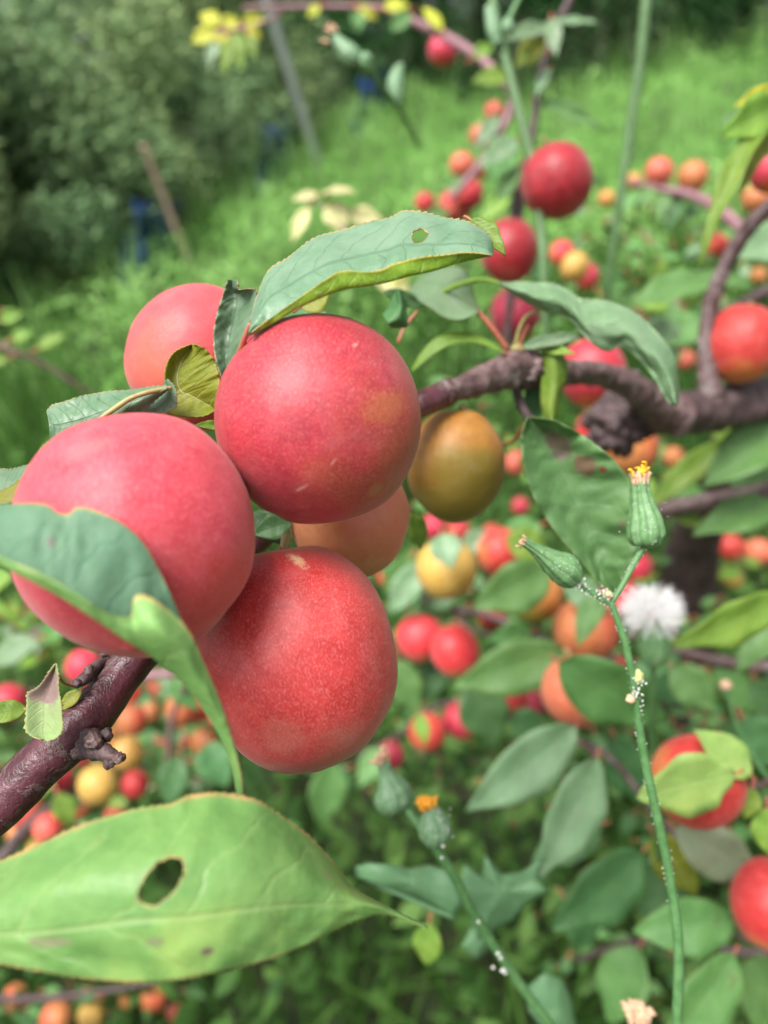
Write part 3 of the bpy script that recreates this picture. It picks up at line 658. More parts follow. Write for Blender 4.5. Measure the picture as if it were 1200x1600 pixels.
# ------------------------------------------------------------------ foreground leaves
def Z(pts, d): return [(x, y, d) if not hasattr(d, '__call__') else (x, y, d(x, y)) for x, y in pts]
# leaf with the small insect hole, arched over the middle plum
A = [(390, 512), (400, 470), (419, 424), (448, 405), (470, 387), (499, 369), (532, 361), (580, 347), (612, 340), (631, 330), (664, 333), (697, 341), (730, 347), (756, 361), (768, 377), (771, 397)]
B = [(393, 519), (413, 504), (433, 490), (470, 464), (507, 438), (532, 425), (550, 424), (565, 425), (591, 424), (604, 419), (613, 414), (653, 403), (690, 399), (722, 395), (750, 396), (768, 399)]
C = [(389, 524), (407, 515), (426, 504), (463, 482), (500, 465), (530, 454), (550, 449), (575, 446), (600, 441), (620, 436), (640, 431), (675, 423), (705, 414), (735, 406), (755, 402), (768, 400)]
dA = sinterp(range(16), [0, 5, 15], [.163, .185, .178]); dC = sinterp(range(16), [0, 5, 15], [.160, .157, .168])
mid = [((a[0] * .5 + c[0] * .5), (a[1] * .5 + c[1] * .5)) for a, c in zip(A, C)]
loft_leaf(mb, [[(x, y, d) for (x, y), d in zip(A, dA)], [(x, y, d) for (x, y), d in zip(mid, dA * .5 + dC * .5 - .003)], [(x, y, d) for (x, y), d in zip(C, dC)],
               [(x, y, d - .0022) for (x, y), d in zip(B, dC)]],
          [0, .5, .8, 1.0], [M['top'], M['under']], 150, 61, hole=ragged([(646, 362), (656, 358), (668, 363), (668, 372), (660, 380), (650, 381), (643, 374)], 1.3), serr=1.6, wav=.0006,
          label='arched grey green leaf over the middle plum, small insect hole, rolled lime edge', petiole=[(391, 506, .161, 7), (381, 532, .163, 9), (370, 568, .168, 12), (360, 600, .176, 13)])
# folded leaf in front of the left plum
A = [(-60, 782), (0, 788), (50, 787), (75, 791), (90, 802), (108, 804), (122, 793), (150, 799), (190, 818), (220, 845), (243, 882), (262, 920), (280, 960), (300, 1000), (325, 1050), (347, 1105), (366, 1165), (378, 1212), (381, 1240), (376, 1262)]
C = [(-60, 858), (0, 882), (25, 892), (50, 904), (75, 918), (100, 932), (125, 947), (150, 963), (175, 980), (200, 998), (222, 1013), (243, 1029), (265, 1048), (288, 1070), (310, 1098), (332, 1130), (350, 1165), (362, 1200), (369, 1232), (373, 1263)]
B = [(-60, 846), (0, 870), (20, 878), (42, 888), (66, 899), (92, 912), (116, 926), (140, 942), (160, 954), (180, 963), (205, 962), (212, 932), (242, 938), (290, 980), (322, 1046), (346, 1106), (365, 1166), (377, 1213), (380, 1241), (376, 1262)]
n_ = len(A); dC = sinterp(range(n_), [0, 8, n_ - 1], [.118, .121, .150]); dA = sinterp(range(n_), [0, 8, 13, n_ - 1], [.128, .127, .130, .150])
m1 = [(a[0] * .5 + c[0] * .5, a[1] * .5 + c[1] * .5) for a, c in zip(A, C)]
loft_leaf(mb, [[(x, y, d) for (x, y), d in zip(A, dA)], [(x, y, d) for (x, y), d in zip(m1, dA * .5 + dC * .5)], [(x, y, d) for (x, y), d in zip(C, dC)],
               [((x + c[0]) / 2, (y + c[1]) / 2, d - .0004 - .00006 * math.hypot(x - c[0], y - c[1])) for (x, y), c, d in zip(B, C, np.minimum(dC, dA))],
               [(x, y, d - .0012 - .00003 * math.hypot(x - c[0], y - c[1])) for (x, y), c, d in zip(B, C, np.minimum(dC, dA))]],
          [0, .25, .5, .75, 1.0], [M['front'], M['under_soft']], 170, 61, serr=1.0, wav=.0006,
          label='dark green leaf folded over in front of the left plum with a long pale drip tip')
# big leaf with the oval hole, bottom left
A = [(-230, 1440), (-150, 1395), (-60, 1362), (0, 1345), (60, 1320), (120, 1292), (200, 1267), (260, 1257), (300, 1243), (340, 1239), (400, 1250), (440, 1275), (480, 1305), (520, 1347), (550, 1385), (600, 1415), (667, 1447)]
Md = [(-230, 1445), (-150, 1450), (-60, 1457), (0, 1459), (60, 1457), (120, 1451), (200, 1440), (250, 1437), (300, 1434), (350, 1427), (400, 1420), (440, 1416), (480, 1414), (520, 1414), (560, 1412), (605, 1422), (668, 1449)]
B = [(-230, 1450), (-160, 1482), (-60, 1500), (0, 1506), (60, 1516), (120, 1527), (190, 1534), (250, 1533), (300, 1526), (350, 1515), (400, 1504), (440, 1491), (480, 1474), (520, 1454), (560, 1436), (605, 1428), (668, 1451)]
n_ = len(A); dd = sinterp(range(n_), [0, 8, n_ - 1], [.128, .120, .146])
loft_leaf(mb, [[(x, y, d + .014) for (x, y), d in zip(A, dd)], [(a[0] * .5 + m[0] * .5, a[1] * .5 + m[1] * .5, d + .004) for a, m, d in zip(A, Md, dd)], [(x, y, d + .001) for (x, y), d in zip(Md, dd)],
               [(x, y, d + .001) for (x, y), d in zip(B, dd)]],
          [0, .25, .5, 1.0], [M['big'], M['under_soft']], 200, 72, hole=ragged([(262, 1340), (280, 1341), (288, 1352), (286, 1370), (275, 1390), (262, 1401), (243, 1415), (224, 1412), (216, 1402), (220, 1385), (230, 1365), (245, 1350)], 1.6), serr=1.8, wav=.0007,
          label='broad light green leaf at the bottom left with an oval hole')
# upright leaf between the salmon plum and the arched leaf
lf = [(356, 437), (352, 450), (346, 468), (341, 484), (336, 505), (334, 530), (336, 555), (341, 576), (352, 600)]
rg_ = [(371, 438), (373, 452), (391, 451), (400, 457), (396, 490), (386, 515), (378, 540), (370, 570), (356, 602)]
loft_leaf(mb, [Z(lf[::-1], .196), Z([((a[0] + b[0]) / 2, (a[1] + b[1]) / 2) for a, b in zip(lf, rg_)][::-1], .199), Z(rg_[::-1], .193)], [0, .5, 1], [M['top'], M['under']], 70, 30, serr=1.5, wav=.0006,
          label='upright grey green leaf with a torn tip in front of the salmon plum')
# olive leaf back turned with curled blue green lip
lf = [(336, 642), (318, 650), (290, 651), (262, 646), (256, 626), (257, 600), (259, 575), (266, 558), (278, 547), (296, 539)]
mr = [(338, 640), (325, 632), (310, 624), (295, 616), (285, 612), (279, 603), (277, 590), (280, 574), (288, 558), (301, 538)]
rg_ = [(340, 636), (343, 624), (344, 612), (343, 600), (342, 588), (339, 575), (335, 564), (328, 554), (318, 544), (305, 538)]
loft_leaf(mb, [Z(lf, .187), Z(mr, .190), Z(rg_, .186)], [0, .5, 1], [M['olive'], M['top']], 70, 40, serr=1.4, wav=.0004, label='small olive yellow leaf turned back above the left plum')
tp = [(262, 592), (268, 600), (273, 612), (275, 626), (272, 637), (262, 643)]
bt = [(258, 596), (256, 612), (246, 624), (228, 632), (208, 638), (192, 644)]
bt2 = [(262, 592), (272, 604), (276, 620), (274, 637), (250, 646), (215, 648)]
loft_leaf(mb, [Z(bt, .184), Z([((a[0] + b[0]) / 2, (a[1] + b[1]) / 2) for a, b in zip(bt, bt2)], .1815), Z(bt2, .181)], [0, .5, 1], [M['top'], M['top']], 40, 20, serr=1.2, name='leaf',
          label='curled blue green leaf lip against the olive leaf')
tp = [(262, 602), (240, 605), (217, 608), (190, 611), (165, 613), (145, 616), (127, 620), (100, 628), (82, 634), (73, 643)]
md = [(262, 606), (240, 616), (217, 624), (190, 634), (165, 642), (145, 650), (125, 657), (105, 662), (88, 665), (76, 660)]
bt = [(262, 610), (246, 622), (228, 640), (205, 655), (185, 672), (165, 690), (140, 705), (115, 712), (95, 708), (80, 692)]
loft_leaf(mb, [Z(tp, .180), Z(md, .176), Z(bt, .178)], [0, .5, 1], [M['top'], M['under']], 70, 30, serr=1.3, wav=.0006, label='pale blue green leaf reaching left behind the left plum')
tube('leaf_rib', [(268, 606, .1775, 7), (235, 612, .1750, 8), (205, 622, .1735, 8), (180, 638, .1725, 9), (155, 655, .172, 6)], M['stalk_green'], mb, 8, 24)
# left edge leaf: pale upper face and olive rolled edge
loft_leaf(mb, [Z([(-90, 745), (-40, 738), (0, 733), (17, 734), (35, 729), (50, 724), (64, 706), (80, 693)], .176), Z([(-90, 785), (-40, 782), (0, 775), (17, 765), (35, 752), (50, 738), (66, 716), (82, 698)], .170),
               Z([(-90, 800), (-40, 795), (0, 789), (20, 782), (34, 770), (52, 748), (70, 722), (84, 704)], .1705)], [0, .35, 1], [M['top'], M['olive']], 60, 24, serr=1.4, label='grey green leaf at the left edge above the folded leaf')
loft_leaf(mb, [Z([(-90, 788), (-40, 786), (0, 768), (22, 757), (44, 738), (58, 712), (66, 698), (81, 692)], .1685), Z([(-90, 800), (-40, 798), (0, 789), (24, 782), (40, 765), (58, 740), (72, 716), (84, 704)], .1665)], [0, 1], [M['olive'], M['olive']], 50, 12, serr=1.6,
          label='narrow olive rolled leaf edge at the left edge')
# small purple stained leaf on the spur
lf = [(87, 1037), (80, 1046), (71, 1060), (63, 1070), (55, 1077), (43, 1084), (42, 1098), (41, 1118), (40, 1140), (50, 1151), (66, 1156)]
rg_ = [(88, 1037), (90, 1048), (91, 1062), (92, 1078), (94, 1092), (96, 1104), (97, 1118), (98, 1132), (96, 1143), (88, 1153), (72, 1158)]
loft_leaf(mb, [Z(lf, .172), Z([((a[0] + b[0]) / 2, (a[1] + b[1]) / 2) for a, b in zip(lf, rg_)], .1735), Z(rg_, .171)], [0, .5, 1], [M['purple'], M['purple']], 60, 24, serr=1.8, label='small pale leaf stained purple beside the glossy stem',
          petiole=[(91, 1056, .173, 3), (101, 1068, .177, 4), (116, 1072, .183, 5), (124, 1066, .186, 5)])
gen_leaf(mb, (42, 1108, .18), (-30, 1122, .176), 34, 'bright', pet=20, label='tiny pale leaf at the left edge by the stem')
gen_leaf(mb, (128, 1078, .186), (92, 1112, .184), 22, 'olive', pet=10)
# blemished drooping leaf behind the thistle
lf = [(824, 652), (816, 675), (815, 700), (820, 735), (831, 770), (850, 805), (874, 838), (900, 868), (922, 893), (940, 913), (958, 926)]
mr = [(828, 653), (845, 672), (860, 697), (874, 725), (888, 755), (902, 785), (916, 815), (929, 845), (940, 873), (950, 898), (960, 926)]
rg_ = [(832, 652), (862, 656), (895, 671), (928, 693), (960, 720), (983, 752), (996, 790), (1001, 828), (996, 864), (982, 896), (962, 926)]
loft_leaf(mb, [Z(lf, .246), Z(mr, .252), Z(rg_, .244)], [0, .5, 1], [M['drymid'], M['under_soft']], 90, 40, serr=1.0, wav=.0016, label='drooping dark green leaf with brown blemishes behind the thistle buds')
# long leaf draped over the branch
up_ = [(780, 441), (795, 442), (811, 440), (840, 442), (867, 444), (895, 458), (909, 467), (948, 470), (990, 487), (1025, 518), (1052, 553), (1060, 590), (1060, 632)]
lo_ = [(780, 442), (800, 458), (818, 470), (850, 486), (881, 493), (899, 508), (922, 534), (948, 549), (972, 542), (1004, 568), (1024, 594), (1040, 622), (1054, 635)]
loft_leaf(mb, [Z(up_, .276), [((a[0] + b[0]) / 2, (a[1] + b[1]) / 2, .268) for a, b in zip(up_, lo_)], Z(lo_, .272)], [0, .5, 1], [M['pale'], M['under']], 90, 36, serr=.9, wav=.0012, label='long grey green leaf draped over the branch, purple tinged, torn lower edge')
tube('leaf_rib', [(675, 468, .279, 8), (700, 452, .278, 9), (730, 441, .277, 9), (760, 437, .276, 7), (800, 450, .272, 5)], M['bright'], mb, 8, 24)
loft_leaf(mb, [Z([(750, 482), (740, 462), (735, 440), (722, 420), (690, 418), (660, 432), (640, 452)], .303), Z([(748, 486), (725, 474), (705, 462), (690, 452), (672, 448), (655, 448), (642, 454)], .279),
               Z([(746, 489), (725, 498), (705, 499), (688, 492), (675, 482), (655, 470), (641, 456)], .270)], [0, .5, 1], [M['pale'], M['under']], 50, 24, serr=.8, label='pale leaf with pinkish bloom behind the long leaf',
          petiole=[(746, 486, .281, 7), (770, 514, .281, 9), (792, 545, .283, 10)])
loft_leaf(mb, [Z([(790, 552), (770, 536), (740, 521), (707, 519), (680, 529), (660, 549), (643, 578)], .278), Z([(790, 553), (768, 543), (740, 535), (708, 538), (690, 546), (668, 561), (645, 580)], .276)], [0, 1], [M['bright'], M['bright']], 50, 10, serr=.5,
          label='narrow lime green leaf curving left from the branch spur', petiole=[(786, 550, .277, 5), (800, 560, .28, 6)])
loft_leaf(mb, [Z([(598, 492), (608, 478), (614, 464), (620, 452)], .245), Z([(606, 505), (620, 495), (626, 480), (622, 453)], .240), Z([(610, 512), (636, 510), (634, 486), (636, 470)], .245)], [0, .5, 1], [M['dark'], M['greyleaf']], 30, 18, label='dark curled leaf with a brown point behind the middle plum')
tube('leaf_stalk', [(652, 486, .262, 4), (632, 512, .262, 5), (622, 535, .262, 6)], M['stalk'], mb, 8, 12)
gen_leaf(mb, (600, 455, .26), (665, 480, .265), 22, 'dark', pet=0)
loft_leaf(mb, [Z([(852, 540), (846, 560), (846, 590), (845, 625), (850, 650), (861, 659)], .285), Z([(862, 540), (866, 570), (866, 600), (863, 630), (862, 650), (863, 659)], .281), Z([(872, 543), (886, 565), (885, 590), (876, 615), (873, 645), (865, 659)], .285)],
          [0, .5, 1], [M['bright'], M['under']], 50, 20, wav=.0002, label='hanging yellow green leaf in front of the branch')
gen_leaf(mb, (812, 545, .285), (925, 522, .275), 20, 'pale', pet=10, fold=.4)
gen_leaf(mb, (845, 545, .285), (898, 552, .275), 16, 'bright', pet=10)
gen_leaf(mb, (835, 595, .30), (838, 660, .30), 34, 'dark', pet=10)
tube('leaf_stalk', [(803, 552, .284, 7), (810, 520, .281, 7), (822, 495, .278, 7), (842, 484, .276, 6)], M['stalk_green'], mb, 8, 20)
tube('leaf_stalk', [(808, 550, .284, 7), (818, 522, .282, 8), (826, 508, .281, 7)], M['stalk'], mb, 8, 14)
gen_leaf(mb, (405, 470, .235), (520, 500, .23), 60, 'dark', label='dark leaf in the gap under the arched leaf')
gen_leaf(mb, (470, 480, .22), (515, 455, .22), 50, 'olive')
gen_leaf(mb, (735, 345, .19), (790, 398, .186), 34, 'bright', fold=.5, label='lime leaf tip behind the arched leaf')
gen_leaf(mb, (348, 668, .19), (305, 664, .185), 16, 'bright')
gen_leaf(mb, (672, 1440, .4), (668, 1510, .4), 44, 'bright', label='small lime leaf behind the tip of the big front leaf')
gen_leaf(mb, (640, 800, .3), (660, 860, .31), 34, 'bright', label='bright green leaf under the olive plum')

# ------------------------------------------------------------------ other branches with their leaves
def branch(label, tubes, leaves, mat='bark', bump=.1):
    e = empty('plum_branch', P(*tubes[0][0][:3]), label, 'branch', 'plum tree branches')
    for i, t_ in enumerate(tubes): tube('wood' if i == 0 else 'twig', t_, M[mat], e, 12, None, bump, i, 90)
    for L in leaves:
        k = dict(L[4]) if len(L) > 4 else {}
        gen_leaf(e, L[0], L[1], L[2], L[3], **k)
    return e
def fill(e, path, n, spread, dspread, mats, size=(60, 110), yb=0):
    """leaves set along a branch path (px,py,depth)"""
    p = catmull(np.array(path, float), 60)
    for i in range(n):
        q = p[int(rng.integers(0, 60))]; a = rng.uniform(0, 2 * math.pi); L = rng.uniform(*size) * 0.5 / max(q[2], .3) * 0.62
        d = q[2] + rng.uniform(-dspread, dspread)
        bx, by = q[0] + rng.normal(0, spread), q[1] + rng.normal(0, spread * .8) + yb
        tx, ty = bx + math.cos(a) * L, by + abs(math.sin(a)) * L * .9 - L * .1
        gen_leaf(e, (bx, by, d), (tx, ty, d + rng.uniform(-.04, .04)), L * rng.uniform(.45, .6), mats[int(rng.integers(0, len(mats)))], seed=i, nu=10, nv=5, pet=10)

e = branch('upright thin dark branch at the top, right of the arched leaf', [[(905, -60, .62, 12), (890, 0, .62, 13), (860, 60, .62, 13), (845, 120, .62, 13), (832, 210, .62, 13), (812, 330, .63, 14), (800, 440, .64, 14), (790, 560, .66, 15)], [(830, 230, .62, 12), (806, 300, .63, 10), (800, 350, .63, 9)]],
  [((855, 45, .6), (785, 62, .58), 26, 'pale'), ((862, 38, .6), (938, 34, .6), 14, 'pale'), ((862, 30, .58), (868, 88, .57), 26, 'pale'), ((850, 60, .6), (805, 105, .6), 34, 'olive'), ((848, 85, .6), (805, 100, .6), 22, 'bright'),
   ((842, 160, .62), (948, 205, .6), 26, 'mid', dict(fold=.6)), ((806, 220, .6), (752, 262, .58), 40, 'pale'), ((800, 300, .6), (748, 350, .6), 30, 'bright'), ((812, 260, .6), (770, 330, .6), 26, 'mid'), ((858, 110, .62), (838, 150, .6), 18, 'pale'),
   ((878, 270, .64), (945, 285, .64), 22, 'dark'), ((815, 370, .64), (850, 450, .64), 30, 'dark'), ((800, 240, .62), (780, 300, .61), 28, 'mid')], 'bark_dark')
e = branch('slender pinkish branch slanting down from the top centre with a small plum', [[(380, 12, 1.0, 6), (520, 10, .98, 8), (600, 14, .95, 10), (650, 35, .93, 13), (705, 62, .9, 15), (760, 100, .88, 16), (800, 145, .86, 16), (790, 190, .86, 14), (755, 250, .86, 12), (705, 310, .86, 12)]],
  [((795, 120, .85), (738, 128, .84), 32, 'bright'), ((690, 50, .9), (660, 10, .9), 20, 'yellow'), ((600, 12, .9), (640, 8, .9), 22, 'yellow'), ((560, 12, .95), (590, 30, .95), 16, 'yellow'), ((500, 10, .95), (480, 26, .95), 14, 'yellow'), ((740, 90, .88), (770, 70, .88), 22, 'bright'),
   ((780, 180, .86), (740, 235, .85), 24, 'pale'), ((760, 240, .86), (770, 290, .86), 24, 'mid'), ((730, 280, .86), (690, 300, .86), 20, 'mid'), ((640, 20, .93), (610, 50, .93), 26, 'mid'), ((700, 330, .86), (655, 350, .85), 24, 'mid'), ((560, 18, .95), (560, 50, .95), 22, 'mid')], 'bark_pink')
e = branch('twig of yellow leaves at the top left', [[(440, 20, .8, 5), (400, 40, .8, 6), (340, 50, .8, 5), (310, 60, .8, 4)]],
  [((345, 40, .8), (312, 22, .8), 26, 'yellow'), ((340, 50, .8), (298, 66, .8), 26, 'yellow'), ((350, 45, .8), (372, 28, .8), 24, 'yellow'), ((380, 40, .8), (412, 28, .8), 22, 'yellow'), ((385, 45, .8), (408, 60, .8), 20, 'yellow'), ((350, 52, .8), (345, 84, .8), 22, 'yellow'),
   ((370, 50, .8), (378, 112, .8), 26, 'bright'), ((360, 60, .8), (350, 118, .8), 22, 'bright'), ((340, 60, .8), (325, 108, .8), 20, 'pale'), ((390, 55, .8), (398, 95, .8), 18, 'bright')], 'bark_pink')
e = branch('twig of pale straw coloured leaves left of centre above the arched leaf', [[(560, 380, .6, 4), (530, 350, .6, 5), (500, 320, .6, 4), (470, 305, .6, 3)]],
  [((500, 306, .6), (556, 300, .58), 28, 'straw', dict(face=(0, -.3, 1))), ((498, 305, .6), (456, 312, .6), 16, 'straw'), ((515, 318, .6), (540, 362, .6), 40, 'straw'), ((482, 325, .6), (456, 378, .6), 22, 'straw'), ((545, 335, .6), (600, 345, .6), 30, 'straw'), ((585, 400, .7), (640, 470, .7), 44, 'straw'), ((640, 395, .7), (600, 450, .7), 44, 'yellow')], 'bark_pink')
e = branch('far pinkish twig at the upper right with small orange plums', [[(985, 285, 1.0, 8), (1030, 295, 1.0, 12), (1080, 305, .98, 15), (1120, 325, .95, 18), (1160, 358, .92, 20), (1230, 420, .9, 22)]],
  [((1040, 300, 1), (1028, 350, 1), 24, 'mid'), ((1060, 305, 1), (1045, 360, 1), 30, 'dark'), ((1020, 290, 1), (990, 330, 1), 20, 'mid'), ((1000, 300, 1.), (960, 340, 1), 22, 'mid'), ((1090, 310, 1), (1070, 350, 1), 20, 'dark')], 'bark_pink')
fill(e, [(960, 330, 1.05), (1040, 350, 1.05), (1130, 390, 1.0)], 22, 28, .06, ['mid', 'dark', 'bright', 'pale'], (50, 80))
e = branch('leafy shoot of yellow green leaves entering at the upper right edge', [[(1290, 230, .4, 14), (1240, 200, .4, 10), (1205, 190, .4, 8)]],
  [((1215, 140, .36), (1148, 166, .355), 26, 'yellow'), ((1215, 165, .36), (1128, 212, .35), 62, 'bright', dict(face=(0, -1, .2))), ((1212, 150, .37), (1125, 192, .36), 16, 'pale'), ((1200, 185, .36), (1088, 388, .345), 36, 'bright', dict(fold=.5, droop=.3)), ((1205, 195, .37), (1156, 302, .36), 24, 'olive', dict(fold=.6)),
   ((1215, 210, .38), (1170, 260, .37), 26, 'mid')], 'bark')
e = branch('purple branch low at the right edge under the thick limb', [[(1000, 812, .56, 20), (1035, 797, .55, 26), (1100, 784, .54, 28), (1160, 774, .53, 28), (1230, 760, .52, 30), (1330, 745, .5, 32)]],
  [((1220, 670, .46), (1100, 760, .45), 78, 'mid', dict(fold=.4)), ((1130, 690, .5), (1010, 795, .5), 40, 'bright'), ((1215, 790, .48), (1082, 834, .47), 60, 'mid'), ((1105, 825, .55), (1035, 798, .55), 28, 'bright'), ((1110, 660, .55), (1160, 700, .55), 38, 'bright'), ((1240, 700, .5), (1140, 760, .5), 60, 'mid'), ((1050, 650, .6), (1130, 665, .6), 30, 'bright'),
   ((1220, 930, .38), (1050, 1012, .37), 66, 'bright', dict(face=(0, -1, .3), label='long bright green leaf right of the white seed head')), ((1230, 960, .42), (1150, 1050, .42), 50, 'mid')], 'bark')
fill(e, [(700, 680, .85), (900, 720, .8), (1100, 740, .75), (1220, 720, .7)], 85, 60, .1, ['mid', 'dark', 'bright', 'mid'])
e = branch('shaded branch behind the broad leaves at the upper right', [[(960, 520, .8, 12), (1040, 510, .78, 14), (1130, 490, .75, 16), (1200, 455, .72, 20), (1290, 420, .7, 24)]],
  [((1110, 440, .55), (985, 475, .54), 60, 'mid', dict(face=(0, -.6, 1))), ((1080, 435, .55), (1185, 448, .55), 30, 'mid'), ((1230, 375, .5), (1150, 400, .49), 70, 'pale'), ((1050, 470, .6), (985, 470, .6), 40, 'bright'), ((1100, 500, .62), (1030, 540, .62), 60, 'mid'), ((1010, 500, .62), (1060, 560, .62), 50, 'pale'), ((940, 460, .7), (990, 520, .7), 44, 'mid')], 'bark_dark')
fill(e, [(900, 420, .95), (1050, 470, .95), (1200, 560, .9)], 95, 60, .12, ['mid', 'dark', 'bright', 'pale', 'mid'])
e = branch('brown twigs in the middle of the lower right foliage', [[(660, 935, .6, 8), (705, 950, .6, 10), (760, 962, .6, 12), (820, 985, .59, 13), (880, 1012, .58, 14), (960, 1030, .56, 14)], [(700, 948, .6, 8), (745, 985, .6, 8), (800, 1005, .6, 8)]],
  [((858, 890, .5), (738, 950, .49), 76, 'mid', dict(face=(.1, -1, .5), label='rounded green leaf left of the closed thistle bud')), ((882, 1015, .5), (708, 1074, .5), 78, 'mid', dict(face=(0, -1, .6))), ((740, 1062, .56), (775, 1168, .56), 74, 'dark', dict(face=(0, -1, .1))),
   ((790, 840, .56), (858, 868, .56), 52, 'bright'), ((845, 820, .6), (775, 850, .6), 44, 'mid'), ((690, 835, .48), (706, 888, .47), 48, 'pale'), ((938, 925, .45), (902, 1010, .44), 38, 'mid'), ((880, 905, .5), (950, 960, .5), 44, 'pale'), ((660, 880, .58), (608, 960, .58), 46, 'pale'), ((720, 920, .6), (650, 950, .6), 44, 'dark'),
   ((620, 1030, .6), (650, 1120, .6), 48, 'mid'), ((700, 1030, .62), (650, 1095, .62), 44, 'dark'), ((830, 985, .54), (762, 1000, .53), 36, 'mid'), ((760, 830, .6), (720, 870, .6), 36, 'pale'), ((642, 870, .6), (600, 930, .6), 40, 'mid'), ((800, 1110, .56), (850, 1160, .56), 50, 'dark')], 'bark')
fill(e, [(620, 860, .85), (720, 920, .8), (850, 950, .8), (950, 990, .75)], 80, 55, .12, ['mid', 'dark', 'pale', 'mid', 'dark'])
e = branch('brown branch behind the white seed head running to the right edge', [[(985, 990, .62, 10), (1050, 1012, .6, 14), (1110, 1030, .6, 18), (1180, 1040, .6, 18), (1280, 1045, .6, 22)]],
  [((985, 1070, .6), (1070, 1010, .6), 40, 'dark'), ((1085, 1000, .6), (1160, 960, .6), 46, 'mid'), ((1050, 1040, .58), (1120, 1110, .57), 60, 'mid'), ((1110, 1050, .6), (1190, 1110, .6), 70, 'mid'), ((1180, 1060, .6), (1230, 1140, .6), 66, 'dark'), ((1000, 1040, .65), (1060, 1100, .64), 56, 'dark')], 'bark')
fill(e, [(950, 900, .85), (1060, 950, .85), (1180, 960, .8)], 45, 55, .1, ['mid', 'dark', 'bright', 'mid'])
fill(e, [(1000, 1080, .8), (1100, 1120, .8), (1220, 1160, .8)], 45, 50, .1, ['mid', 'dark', 'dark', 'mid'])
e = branch('low leafy branch at the bottom right around the orange red plums', [[(860, 1150, .5, 9), (905, 1158, .48, 10), (960, 1190, .47, 10), (1040, 1290, .46, 10), (1100, 1330, .45, 12), (1180, 1370, .45, 14), (1290, 1390, .45, 18)], [(905, 1158, .46, 9), (925, 1175, .44, 8), (930, 1190, .43, 8)], [(1170, 1235, .36, 8), (1200, 1220, .37, 9), (1260, 1190, .38, 12)], [(1210, 1480, .39, 8), (1170, 1470, .42, 7), (1130, 1450, .43, 7)]],
  [((898, 1133, .42), (728, 1270, .41), 82, 'pale', dict(face=(0, -1, .6), label='pale blue green leaf pointing down left above the orange flowered weed')), ((930, 1182, .39), (842, 1375, .375), 84, 'pale', dict(face=(0, -1, .3), label='hanging leaf with a small brown spot in the lower right')),
   ((1002, 1328, .44), (862, 1455, .43), 96, 'dark', dict(face=(0, -1, .4))), ((872, 1030, .40), (1045, 1130, .405), 100, 'mid', dict(face=(-.2, -1, .3), label='broad leaf lying across the salmon plum')), ((1146, 1204, .312), (990, 1240, .312), 98, 'lime', dict(face=(0, -1, .35), fold=.1, droop=-.03, bite=.12, label='yellow green leaf with a bite across the big orange red plum')),
   ((1172, 1212, .33), (1085, 1140, .33), 56, 'lime'), ((1175, 1230, .34), (1165, 1280, .34), 34, 'bright'), ((1200, 1260, .34), (1205, 1340, .34), 50, 'bright'), ((1145, 1440, .42), (988, 1455, .42), 78, 'mid', dict(face=(0, -.8, 1))), ((1145, 1488, .4), (1040, 1640, .39), 84, 'mid', dict(face=(-.3, -1, .3))),
   ((1055, 1290, .42), (1190, 1372, .42), 76, 'greyleaf', dict(face=(.2, -1, .3))), ((1020, 1300, .46), (1090, 1400, .46), 60, 'olive'), ((1060, 1330, .5), (1000, 1430, .5), 70, 'dark'), ((1200, 1490, .42), (1180, 1620, .42), 70, 'mid'), ((960, 1150, .5), (1010, 1260, .5), 70, 'dark'), ((1000, 1480, .5), (950, 1600, .5), 80, 'mid'), ((940, 1290, .47), (830, 1350, .47), 70, 'dark'),
   ((1160, 1120, .45), (1220, 1200, .45), 66, 'dark'), ((880, 1400, .55), (930, 1480, .55), 60, 'dark')], 'bark')
fill(e, [(900, 1200, .72), (1000, 1250, .7), (1150, 1300, .68)], 60, 65, .1, ['dark', 'mid', 'dark', 'mid'])
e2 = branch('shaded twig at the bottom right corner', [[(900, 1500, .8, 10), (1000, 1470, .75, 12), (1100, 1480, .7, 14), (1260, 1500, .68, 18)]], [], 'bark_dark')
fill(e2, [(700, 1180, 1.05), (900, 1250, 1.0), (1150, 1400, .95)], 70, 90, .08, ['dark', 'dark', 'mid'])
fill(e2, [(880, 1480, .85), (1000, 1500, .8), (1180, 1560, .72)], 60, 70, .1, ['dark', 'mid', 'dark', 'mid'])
e = branch('thin brown twigs carrying the red plums below the front cluster', [[(560, 1180, .9, 8), (620, 1150, .85, 9), (680, 1105, .82, 10), (740, 1100, .8, 12), (820, 1130, .8, 14)]],
  [((655, 1115, .7), (665, 1165, .69), 24, 'bright'), ((520, 1190, .8), (500, 1290, .8), 56, 'mid'), ((600, 1170, .82), (560, 1230, .8), 40, 'mid')], 'bark_dark')
fill(e, [(560, 1180, .95), (700, 1140, .9), (850, 1200, .9)], 40, 50, .08, ['dark', 'mid', 'dark'])
e = branch('pinkish twig behind the glossy stem at lower left with orange plums', [[(205, 1062, .62, 14), (260, 1052, .62, 14), (310, 1052, .62, 13), (350, 1070, .62, 12), (400, 1110, .64, 12), (470, 1200, .7, 12)], [(300, 1052, .64, 8), (270, 1120, .68, 9), (262, 1190, .7, 9)]],
  [((325, 1160, .66), (355, 1230, .65), 56, 'dark'), ((280, 1180, .66), (262, 1260, .65), 44, 'dark'), ((245, 1160, .7), (260, 1250, .7), 36, 'mid'), ((90, 1240, .58), (112, 1290, .58), 34, 'bright'), ((270, 1060, .66), (310, 1110, .66), 36, 'mid'), ((90, 1200, .64), (40, 1250, .64), 36, 'bright'), ((300, 1190, .7), (350, 1200, .7), 50, 'mid')], 'bark_pink')
gen_leaf(mb, (455, 815, .214), (395, 835, .212), 40, 'dark', pet=0)  # dark leaf added to stand for the shade in the gap between plums
